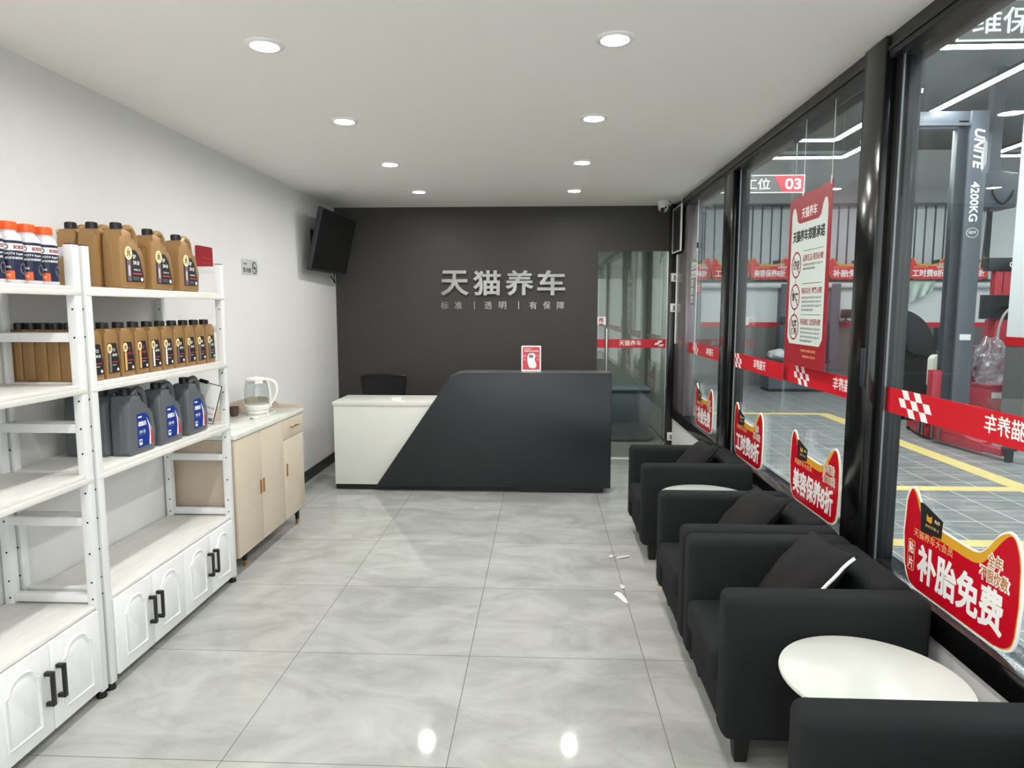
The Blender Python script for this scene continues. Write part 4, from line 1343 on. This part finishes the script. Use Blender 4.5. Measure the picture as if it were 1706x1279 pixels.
# thin uneven white flecks on the floor in front of the armchairs
for i, (lab, pts) in enumerate((
        ('small white scrap on the floor, left one of the far pair', [(0.434, 4.268), (0.452, 4.255), (0.476, 4.30), (0.455, 4.318), (0.442, 4.30)]),
        ('flat white scrap on the floor, longer one of the far pair', [(0.486, 4.25), (0.53, 4.262), (0.572, 4.285), (0.57, 4.312), (0.52, 4.29), (0.49, 4.275)]),
        ('small white scrap on the floor just beyond the largest scrap', [(0.455, 3.77), (0.47, 3.765), (0.487, 3.80), (0.47, 3.84), (0.458, 3.82)]),
        ('largest white scrap on the floor beside the armchairs', [(0.41, 3.70), (0.425, 3.66), (0.455, 3.59), (0.474, 3.575), (0.472, 3.63), (0.452, 3.72), (0.43, 3.735)]))):
    cx, cy = sum(p[0] for p in pts) / len(pts), sum(p[1] for p in pts) / len(pts)
    n = len(pts)
    rr = random.Random(i)
    vs = [(p[0] - cx, p[1] - cy, 0.0015 + rr.random() * 0.006) for p in pts] + [(0, 0, 0.004)]
    vs += [(v[0], v[1], v[2] - 0.0012) for v in vs]
    fs = [(k, (k + 1) % n, n) for k in range(n)] + [((k + 1) % n + n + 1, k + n + 1, 2 * n + 1) for k in range(n)]
    fs += [(k, k + n + 1, (k + 1) % n + n + 1, (k + 1) % n) for k in range(n)]
    o = MB().add(vs, fs).obj('floor_fleck', 'fleck')
    o.location = (cx, cy, 0.0)
    tag(o, lab, 'fleck', 'white flecks on the floor')

# ------------------------------------------------------------------ the workshop beyond the glass
WY = 14.5
struct('floor_workshop', B(1.48, 11.0, YF - 1.0, WY, -0.06, 0), 'shop_floor', label='grey tiled workshop floor with pale joints')
mb = B(1.6, 11.0, WY, WY + 0.15, 0, 1.23, m=0)
mb.box(1.6, 11.0, WY, WY + 0.15, 1.33, 2.2, m=1)
mb.box(1.6, 11.0, WY - 0.006, WY + 0.15, 1.23, 1.33, m=2)
mb.box(1.6, 11.0, WY, WY + 0.15, 2.2, 3.72, m=1)
mb.box(1.6, 11.0, WY, WY + 0.15, 3.72, 4.85, m=3)
struct('wall_workshop_back', mb, ['shop_grey', 'shop_white', 'red', 'shop_upper'], label='workshop end wall, grey below, red stripe, white above')
mb = B(11.0, 11.15, YF - 1.0, WY, 0, 1.2)
mb.box(11.0, 11.15, YF - 1.0, WY, 1.2, 4.85, m=1)
struct('wall_workshop_side', mb, ['shop_grey', 'shop_white'], label='side wall of the workshop')
mb = B(1.5, 11.15, YF - 1.0, WY + 0.15, 4.8, 4.95)
mb.box(1.50, 1.6, YF - 1.0, WY, ZC + 0.1, 4.8)
mb.box(1.50, 1.6, 10.1, WY, 0, 2.8)
struct('ceiling_workshop', mb, 'shop_ceiling', label='dark grey workshop ceiling')
mb = MB()
for x0, x1 in ((2.55, 3.28), (4.9, 5.08), (5.92, 6.1), (8.3, 8.5)):
    mb.box(x0, x1, WY - 0.2, WY - 0.001, 0, 2.12)
mb.box(2.55, 3.28, WY - 0.2, WY - 0.001, 2.12, 4.8)
struct('trim_8', mb, 'steel_grey', label='grey steel columns against the workshop wall')
mb = MB().cyl((1.6, WY - 0.12, 2.10), (11.0, WY - 0.12, 2.10), 0.07, n=20)
struct('trim_9', mb, 'shop_white', label='white pipe along the workshop wall under the red banners')
mb = B(6.05, 6.70, 8.75, 9.15, 0, 1.13)
mb.box(6.042, 6.708, 8.742, 9.158, 1.13, 1.245, m=1)
mb.box(6.05, 6.70, 8.75, 9.15, 1.245, 4.8, m=2)
struct('pillar', mb, ['shop_grey', 'red', 'shop_white'], label='workshop pillar, white with a red stripe and grey foot')

mb = B(4.22, 4.42, 2.0, 10.60, 0.0005, 0.002)
mb.box(1.6, 4.22, 10.44, 10.60, 0.0005, 0.002)
mb.box(1.6, 10.9, 6.05, 6.19, 0.0006, 0.0021)
mb.box(1.6, 4.22, 4.58, 4.72, 0.0005, 0.002)
struct('floor_markings', mb, 'yellow', label='pale yellow bay lines painted on the workshop floor')

# mezzanine railing above the banners
r = thing('railing', 'dark steel railing with upright bars above the red workshop banners', 'railing', (0, WY - 0.25, 0))
MB().box(1.7, 8.95, -0.03, 0.03, 3.66, 3.72).obj('top_rail', 'steel_dark', r)
MB().box(1.7, 10.9, -0.03, 0.249, 2.185, 2.20).obj('bottom_rail', 'steel_dark', r)
b = MB().box(8.88, 8.95, -0.03, 0.03, 2.2, 3.66)
x = 3.3
while x < 8.8:
    b.box(x - 0.012, x + 0.012, -0.012, 0.012, 2.2, 3.66)
    x += 0.19
b.obj('bars', 'steel_dark', r)

BN = 'red banners on the workshop wall'
seq = [('美容保养8折', 'red workshop banner partly hidden by the corner frame, seen through the far pane'), ('工时费8折', 'red workshop banner beginning at the far pane and running behind the thinner post'),
       ('美容保养8折', 'red workshop banner just left of the hanging poster'), ('补胎免费', 'red workshop banner hidden behind the hanging poster'),
       ('补胎免费', 'red workshop banner just right of the hanging poster'), ('工时费8折', 'red workshop banner mostly behind the wide black post'),
       ('工时费8折', 'red workshop banner left of the lift column, through the near pane'), ('美容保养8折', 'red workshop banner mostly behind the grey lift column')]
for i, (tx, lab) in enumerate(seq):
    xc = 2.652 + 0.786 * i + 0.393
    promo('wall_banner', lab, frame((xc, WY - 0.30, 2.205), (1, 0, 0), (0, 0, 1)), 0.784, 0.425, tx, ('全年', '不限次数'), BN, None, False, True)

# light frames under the workshop ceiling
def led_frame(label, x0, x1, y0, y1, z=4.0):
    r = thing('light_frame', label, 'ceiling light', ((x0 + x1) / 2, (y0 + y1) / 2, z), 0, 'white light frames in the workshop')
    a, e = (x1 - x0) / 2, (y1 - y0) / 2
    for q in ((-a, a, -e - .03, -e + .03), (-a, a, e - .03, e + .03), (-a - .03, -a + .03, -e + .03, e - .03), (a - .03, a + .03, -e + .03, e - .03)):
        b = MB().box(q[0], q[1], q[2], q[3], -0.02, 0.0, m=0)
        b.box(q[0], q[1], q[2], q[3], 0.0, 0.04, m=1)
        b.obj('light_bar', ['led', 'steel_dark'], r)
    w = MB()
    for sx in (-1, 1):
        for sy in (-1, 1):
            w.tube([(sx * a, sy * e, 0.04), (sx * a, sy * e, 4.8 - z)], 0.004, 6)
    w.obj('hanging_wire', 'silver', r)
    return r


led_frame('larger glowing white light frame nested around a smaller one under the workshop ceiling', 1.95, 4.74, 6.70, 11.30)
led_frame('smaller glowing white light frame inside the larger one under the workshop ceiling', 2.55, 4.15, 7.96, 10.17)
led_frame('glowing white light frame in the next workshop bay behind the pillar', 6.97, 9.7, 7.2, 11.30)
led_frame('unseen light frame added to even out the workshop light, beside the lounge', 1.95, 4.74, 0.4, 5.2)  # added out of view so the workshop is lit evenly


def bay_sign(label, o, w, h):
    """hanging bay sign; local x to the viewer's right"""
    r = thing('bay_sign', label, 'sign', o, 0, 'hanging bay signs in the workshop')
    R = frame((0, 0, 0), (1, 0, 0), (0, 0, 1))
    MB().box(-w / 2, w / 2, 0, h, -0.015, 0.0, T=R).obj('board', 'shop_grey', r)
    f = MB()
    e = 0.012
    for q in ((-w / 2, w / 2, 0, e), (-w / 2, w / 2, h - e, h), (-w / 2, -w / 2 + e, e, h - e), (w / 2 - e, w / 2, e, h - e)):
        f.box(*q, 0.0002, 0.004, T=R)
    f.obj('border', 'white', r)
    MB().prism([(w / 2 - 0.30, e), (w / 2 - e, e), (w / 2 - e, h - e), (w / 2 - 0.41, h - e)], 0.0002, 0.002, 0, R).obj('red_field', M['br'], r)
    l = MB()
    l.text('维保工位', 0.70, 0.15, 0, R, 0.012, (-w / 2 + (0.47 if 'far' in label else 0.44), h / 2), 0.0005, 0.001)
    l.text('03' if 'far' in label else ' ', 0.215, 0.15, 0, R, 0.035, (w / 2 - 0.155, h / 2), 0.0025, 0.001)
    l.obj('lettering', 'white', r)
    c = MB()
    for x in (-w / 2 + 0.12, w / 2 - 0.12):
        c.tube([(x, 0.007, h), (x, 0.007, 4.8 - o[2])], 0.004, 6)
    c.obj('hanging_wire', 'silver', r)


M['br'] = mat('bay_red', (206, 50, 70), 0.4)
bay_sign('hanging grey and red bay sign numbered 03, far one seen beside the poster', (2.90, 9.6, 3.17), 1.28, 0.24)
bay_sign('hanging grey bay sign with white characters at the top corner, close to the near pane', (3.088, 4.35, 3.18), 1.28, 0.24)

# two-post lift
lf = thing('car_lift', 'grey two-post car lift with white lettering and red arms on the workshop floor', 'car lift', (5.15, 8.5, 0))
MB().box(-0.17, 0.04, -0.08, 0.04, 0.02, 3.90, bev=0.008).obj('post', 'steel_grey', lf)
MB().box(-0.30, -0.18, -0.05, 0.05, 0.50, 3.80, bev=0.006).obj('carriage_rail', 'steel_dark', lf)
b = MB().box(-0.40, -0.29, -0.06, 0.06, 0.10, 0.86, bev=0.01)
b.obj('carriage', 'lift_red', lf)
MB().box(-0.25, 0.15, -0.2, 0.2, 0.0, 0.02).obj('base_plate', 'steel_grey', lf)
b = MB().box(-1.25, -0.171, -0.05, 0.05, 3.70, 3.90, bev=0.006)
b.box(-1.25, -0.171, -0.09, -0.05, 3.73, 3.76)
b.obj('overhead_beam', 'steel_grey', lf)
MB().box(-1.25, -1.05, -0.10, 0.16, 0.0, 3.88, bev=0.008).obj('far_post', 'steel_dark', lf)
l = MB()
Rv = frame((-0.075, -0.081, 0), (0, 0, -1), (1, 0, 0))
l.text('UNITE', 0.46, 0.12, 0, Rv, 0.045, (-3.46, 0.01), 0.0005, 0.002, shear=0.25)
l.text('4200KG', 0.46, 0.10, 0, Rv, 0.035, (-2.86, 0.0), 0.0005, 0.002)
Rs = frame((-0.07, -0.081, 2.50), (1, 0, 0), (0, 0, 1))
o_, i_ = circle(0, 0, 0.07, 32, 0.058), circle(0, 0, 0.064, 32, 0.052)
for i in range(32):
    j = (i + 1) % 32
    l.prism([o_[i], o_[j], i_[j], i_[i]], 0.0005, 0.002, 0, Rs)
l.text('apx', 0.09, 0.045, 0, Rs, 0.0, (0, 0), 0.0005, 0.002)
for k in range(4):
    l.box(-0.012 + 0.012 * k, -0.008 + 0.012 * k, -0.0825, -0.0812, 3.2 + 0.03 * k, 3.6 - 0.02 * k)
l.box(-0.13, 0.0, -0.0825, -0.0812, 1.23, 1.30)
l.obj('lettering', 'white', lf)
for sg, ang in ((1, -0.20), (-1, 0.118)):
    a = MB()
    T = Matrix.Translation((-0.38, -0.10, 0)) @ Matrix.Rotation(ang, 4, 'Z')
    e = 1.0 if sg < 0 else 0.72
    ys = lambda p, q: (min(sg * p, sg * q), max(sg * p, sg * q))
    a.box(-0.07, 0.07, *ys(0.07, e * 0.85), 0.04, 0.155, bev=0.008, T=T)
    a.box(-0.055, 0.055, *ys(e * 0.8, e * 1.12), 0.05, 0.125, bev=0.006, T=T)
    for xx in (-0.07, 0.06):
        a.prism([(sg * 0.06, 0.16), (sg * 0.06, 0.30), (sg * 0.14, 0.30), (sg * e * 0.7, 0.16)][::sg], xx, xx + 0.01, 0, T @ frame((0, 0, 0), (0, 1, 0), (0, 0, 1)))
    a.box(-0.065, 0.065, *ys(0.06, 0.3), 0.30, 0.315, T=T)
    ao = a.obj('lift_arm', 'lift_red', lf)
    p = MB()
    q = T @ Vector((0, sg * e * 1.17, 0))
    p.cyl((q.x, q.y, 0.002), (q.x, q.y, 0.13), 0.04, n=16)
    p.cyl((q.x, q.y, 0.13), (q.x, q.y, 0.155), 0.075, n=20)
    p.obj('arm_pad', 'rubber', ao)
    w = MB()
    for d_ in (0.10, 0.22):
        q = T @ Vector((-0.085, sg * d_, 0))
        w.cyl((q.x, q.y, 0.06), (q.x, q.y, 0.29), 0.016, n=10)
    w.obj('locking_pin', 'silver', ao)

# hose reel box hung from the ceiling
rb = thing('reel_box', 'dark grey reel box hanging from the workshop ceiling beside the lift', 'hose reel', (5.95, 9.75, 3.0))
MB().prism([(-0.32, 0.02), (-0.22, -0.05), (0.36, -0.05), (0.36, 0.40), (0.05, 0.44), (-0.32, 0.30)], -0.2, 0.2, 0, frame((0, 0, 0), (1, 0, 0), (0, 0, 1)), 0.015).obj('case', 'steel_grey', rb)
MB().box(0.06, 0.20, -0.06, 0.06, 0.44, 1.80).obj('ceiling_mount', 'steel_grey', rb)
for x, m_, z in ((-0.16, 'cable_blue', -1.25), (0.06, 'cable_black', -0.82)):
    MB().tube(smooth_path([(x, -0.1, -0.05), (x - 0.015, -0.1, -0.4), (x - 0.03, -0.1, -0.8), (x - 0.035, -0.1, z)], 5), 0.011, 7).obj('cable', m_, rb)
MB().tube(smooth_path([(0.0, -0.15, 0.42), (0.05, -0.22, 0.1), (0.18, -0.22, -0.0), (0.30, -0.2, 0.15), (0.28, -0.12, 0.42)], 6), 0.012, 7).obj('loop_cable', 'cable_black', rb)

# wheel alignment stand
al = thing('alignment_stand', 'red alignment stand with black head bar and monitor beside the workshop pillar', 'machine', (7.12, 11.0, 0))
b = MB().prism([(-0.24, 2.19), (0.62, 2.19), (0.66, 2.39), (-0.25, 2.39)], -0.08, 0.08, 0, frame((0, 0, 0), (1, 0, 0), (0, 0, 1)), 0.01)
b.obj('head_bar', 'tv_case', al)
l = MB().text('BITEO', 0.22, 0.055, 0, frame((0.27, -0.0812, 2.285), (1, 0, 0), (0, 0, 1)), 0.02, th=0.001)
l.text('G', 0.07, 0.09, 0, frame((0.10, -0.0812, 2.285), (1, 0, 0), (0, 0, 1)), 0.02, th=0.001)
l.obj('lettering', 'white', al)
b = MB().box(-0.12, 0.12, -0.06, 0.06, 0.1, 2.19, bev=0.01)
b.box(-0.005, 0.005, -0.064, -0.058, 1.85, 2.18, m=1)
b.obj('column', ['lift_red', 'ink'], al)
b = MB().box(-0.34, 0.5, -0.14, -0.07, 1.45, 1.82, bev=0.006)
b.box(-0.33, 0.49, -0.142, -0.139, 1.47, 1.81, m=1)
b.obj('monitor', ['tv_case', 'screen'], al)
MB().prism([(-0.15, 0.95), (0.2, 0.95), (0.16, 1.44), (-0.10, 1.44)], -0.15, 0.12, 0, frame((0, 0, 0), (1, 0, 0), (0, 0, 1)), 0.01).obj('console', 'lift_red', al)
MB().box(-0.36, 0.5, -0.35, 0.2, 0.88, 0.95, bev=0.008).obj('shelf', 'tv_case', al)
MB().box(-0.32, 0.45, -0.3, 0.2, 0.06, 0.87, bev=0.01).obj('cabinet', 'steel_grey', al)
MB().box(-0.36, 0.5, -0.35, 0.25, 0.0, 0.06, bev=0.01).obj('base', 'black_matte', al)
MB().tube(smooth_path([(0.28, -0.25, 1.62), (0.02, -0.27, 1.62), (-0.12, -0.28, 1.45), (-0.16, -0.28, 1.15), (-0.06, -0.27, 0.96)], 6), 0.018, 9).obj('hose', 'hose', al)

for k, (x, y, lab) in enumerate(((6.45, 10.3, 'dark red tool cabinet with silver foil handles just right of the lift column'),)):
    t = thing('tool_cabinet', lab, 'tool cabinet', (x, y, 0))
    MB().box(-0.30, 0.33, -0.2, 0.2, 0.08, 1.06, bev=0.01).obj('body', mat('cabinet_red', (112, 22, 34), 0.35), t)
    for j in range(3):
        d = MB().box(-0.29, 0.32, -0.212, -0.2015, 0.1 + 0.32 * j, 0.40 + 0.32 * j, bev=0.003).obj('drawer', mat('drawer_red', (120, 24, 38), 0.35), t)
        MB().box(-0.2, 0.22, -0.235, -0.2125, 0.28 + 0.32 * j, 0.33 + 0.32 * j, bev=0.008).obj('handle', 'chrome', d)
    for sx in (-0.24, 0.26):
        for sy in (-0.14, 0.14):
            MB().cyl((sx - 0.015, sy, 0.04), (sx + 0.015, sy, 0.04), 0.0395, n=14).obj('caster', 'rubber', t)


def crumple(name, label, cat, loc, sx, sy, sz, m, seed, amp=0.25, parts=None):
    rr = random.Random(seed)
    bm = bmesh.new()
    bmesh.ops.create_icosphere(bm, subdivisions=4, radius=1)
    ph = [(Vector((rr.uniform(-1, 1), rr.uniform(-1, 1), rr.uniform(-1, 1))).normalized() * rr.uniform(3, 9), rr.uniform(0, 6), rr.uniform(0.3, 1)) for _ in range(9)]
    for v in bm.verts:
        n = sum(abs(sin(v.co.dot(a) + p)) * w for a, p, w in ph) / 5
        v.co = Vector((v.co.x * sx * (1 + amp * (n - 0.6)), v.co.y * sy * (1 + amp * (n - 0.6)), max(0.0, (v.co.z * (1 + amp * (n - 0.6)) + 0.8) * sz)))
    o = MB().bm(bm).obj(name, m, smooth=50)
    o.location = loc
    tag(o, label, cat)
    return o


t = thing('red_crate', 'red metal box on the workshop floor behind the white pillar', 'box', (6.28, 9.6, 0))
MB().box(-0.26, 0.3, -0.2, 0.2, 0.0, 0.54, bev=0.012).obj('body', 'lift_red', t)
MB().box(-0.27, 0.31, -0.21, 0.21, 0.541, 0.58, bev=0.01).obj('lid', 'lift_red', t)
b = MB().box(-0.2, -0.06, -0.203, -0.2005, 0.40, 0.48)
tag(b.obj('sticker', 'white', t), 'white sticker')
crumple('wrapped_part', 'clear plastic film bundle on top of the red box by the pillar', 'bundle', (6.16, 9.6, 0.5815), 0.20, 0.17, 0.33, 'film', 5, 1.1)

# dark machine behind the wide post, canister, silver cloth
t = thing('dark_machine', 'large dark rounded machine right of the wide black post, in front of the workshop wall', 'machine', (5.30, 10.3, 0))
out = [(v.x, v.y) for v in smooth_path([(0.42, 0.02), (0.42, 0.7), (0.36, 1.1), (0.22, 1.4), (-0.02, 1.57), (-0.25, 1.56), (-0.42, 1.38), (-0.5, 1.0), (-0.52, 0.02)], 5)]
MB().prism(out, -0.24, 0.24, 0, frame((0, 0, 0), (1, 0, 0), (0, 0, 1)), 0.05).obj('body', 'black_matte', t)
b = MB()
for k in range(3):
    b.tube(smooth_path([(-0.35 + 0.1 * k, -0.25, 1.35), (-0.2 + 0.1 * k, -0.29, 1.1 - 0.05 * k), (-0.02 + 0.1 * k, -0.28, 0.95), (0.1 + 0.08 * k, -0.25, 0.9)], 6), 0.014, 7)
b.obj('hose', 'rubber', t)
MB().box(-0.5, 0.4, -0.26, 0.26, 0.0, 0.02).obj('base', 'rubber', t)
t = thing('fluid_canister', 'milky white canister on a black stand beside the dark machine', 'canister', (5.255, 9.25, 0))
MB().box(-0.13, 0.13, -0.1, 0.1, 0.0, 0.585, bev=0.01).obj('stand', 'black_matte', t)
MB().prism([(-0.10, 0.587), (0.10, 0.587), (0.10, 0.95), (0.06, 1.0), (-0.06, 1.0), (-0.10, 0.95)], -0.07, 0.07, 0, frame((0, 0, 0), (1, 0, 0), (0, 0, 1)), 0.02).obj('tank', 'jug_white', t)
b = MB().cyl((0.03, 0, 1.0), (0.03, 0, 1.06), 0.03, n=14)
b.box(-0.05, 0.09, -0.06, 0.06, 1.06, 1.36, bev=0.012)
b.obj('pump_head', 'black_matte', t)
MB().box(-0.03, 0.0, -0.062, -0.0602, 1.14, 1.28).obj('sticker', 'white', t)

cl = MB()
vs, fs = [], []
nu, nv = 26, 16
for side in (0, 1):
    for j in range(nv + 1):
        v = j / nv
        for i in range(nu + 1):
            u = i / nu
            x = 7.38 + 0.60 * u * (1 - 0.12 * v)
            zt_, dep = 2.18, 0.5 * (1 - 0.55 * u)
            z = zt_ - dep * v
            y = WY - 0.205 - 0.035 * sin(u * 17 + 2 * v) * v - 0.05 * v * (1 - v) - (0.004 if side else 0)
            vs.append((x, y, z))
    base = side * (nu + 1) * (nv + 1)
    for j in range(nv):
        for i in range(nu):
            f = (base + j * (nu + 1) + i, base + j * (nu + 1) + i + 1, base + (j + 1) * (nu + 1) + i + 1, base + (j + 1) * (nu + 1) + i)
            fs.append(f if side else f[::-1])
o = MB().add(vs, fs).obj('silver_cloth', 'silver_cloth', smooth=180)
tag(o, 'crumpled silver cloth hanging from the wall pipe under a red banner', 'cloth')

# things seen through the sliding panes and the far pane
t = thing('work_bench', 'dark workbench against the workshop wall, seen left of the hanging poster', 'workbench', (4.55, 13.6, 0))
MB().box(-0.2, 1.0, -0.3, 0.3, 0.58, 0.63, bev=0.005).obj('top', 'steel_dark', t)
MB().box(-0.15, 0.95, -0.26, 0.28, 0.06, 0.58).obj('cabinet', 'steel_grey', t)
MB().box(-0.13, 0.93, -0.24, 0.26, 0.0, 0.06).obj('plinth', 'black_matte', t)
t = thing('blue_bottle', 'blue bottle with orange nozzle standing on the dark workbench', 'bottle', (4.86, 13.40, 0.631))
MB().lathe([(0.0, 0.0), (0.055, 0.0), (0.06, 0.01), (0.06, 0.30), (0.03, 0.35), (0.0, 0.35)][::-1], 20).obj('body', 'blue_plain', t)
MB().lathe([(0.0, 0.35), (0.032, 0.35), (0.03, 0.39), (0.008, 0.46), (0.0, 0.46)][::-1], 16).obj('nozzle', 'cap_orange', t)
t = thing('bench_vice', 'black bench machine head on the workbench behind the blue bottle', 'machine', (5.2, 13.65, 0.631))
MB().box(-0.14, 0.14, -0.12, 0.12, 0.0, 0.10, bev=0.01).obj('base', 'black_matte', t)
MB().cyl((0, 0, 0.1), (0, 0, 0.72), 0.05, n=14).obj('column', 'black_matte', t)
MB().box(-0.52, 0.16, -0.09, 0.09, 0.66, 0.82, bev=0.02).obj('head', 'black_matte', t)
crumple('white_bag', 'white bundled sheet lying on the dark workbench beside the blue bottle', 'bundle', (4.62, 13.55, 0.631), 0.17, 0.14, 0.10, 'shop_white', 9, 0.6)
t = thing('desk_monitor', 'small dark monitor on a shelf right of the hanging poster', 'monitor', (6.22, 14.28, 1.36))
MB().box(-0.14, 0.16, -0.1, 0.18, -0.02, 0.0).obj('shelf', 'steel_dark', t)
MB().box(-0.05, 0.05, -0.04, 0.04, 0.0, 0.015).obj('foot', 'black_matte', t)
MB().box(-0.012, 0.012, -0.012, 0.012, 0.015, 0.08).obj('stem', 'black_matte', t)
MB().box(-0.12, 0.14, -0.03, -0.01, 0.06, 0.24, bev=0.004).obj('screen', 'screen', t)
for nm, lab, cat, q, m_ in (('alarm_box', 'small red alarm box on the grey workshop column, seen through the far pane', 'alarm box', (3.12, 3.24, 1.9, 2.14), 'red'),
                            ('hanging_banner', 'narrow red banner on the grey workshop column, above the alarm box', 'banner', (3.06, 3.19, 2.76, 3.32), 'poster_red'),
                            ('wall_notice', 'small white notice with red lines on the workshop wall, left of the poster', 'notice', (4.08, 4.32, 1.27, 1.42), 'white')):
    yb = WY - 0.2 if nm != 'wall_notice' else WY - 0.006
    t = thing(nm, lab, cat, ((q[0] + q[1]) / 2, yb - 0.001, q[2]))
    w, h_ = (q[1] - q[0]) / 2, q[3] - q[2]
    MB().box(-w, w, -0.03 if nm == 'alarm_box' else -0.006, 0, 0, h_, bev=0.002).obj('panel', m_, t)
    d = MB()
    yy = -0.031 if nm == 'alarm_box' else -0.0075
    for k in range(3):
        d.box(-w * 0.5, w * 0.5, yy, yy + 0.0009, h_ * (0.3 + 0.2 * k), h_ * (0.36 + 0.2 * k))
    d.obj('marks', 'poster_red' if nm == 'wall_notice' else 'cream', t)
t = thing('floor_sticker', 'red sticker on the workshop floor at the foot of the near pane', 'sticker', (2.25, 2.72, 0.0))
MB().prism(rrect(-0.4, 0.4, -0.22, 0.22, 0.04), 0.0006, 0.0016).obj('sheet', mat('sticker_red', (190, 70, 80), 0.5), t)
l = MB()
for q in ((-0.36, 0.36, -0.19, -0.18), (-0.36, 0.36, 0.18, 0.19), (-0.36, -0.35, -0.18, 0.18), (0.35, 0.36, -0.18, 0.18)):
    l.box(q[0], q[1], q[2], q[3], 0.0017, 0.0021)
l.obj('border', 'white', t)
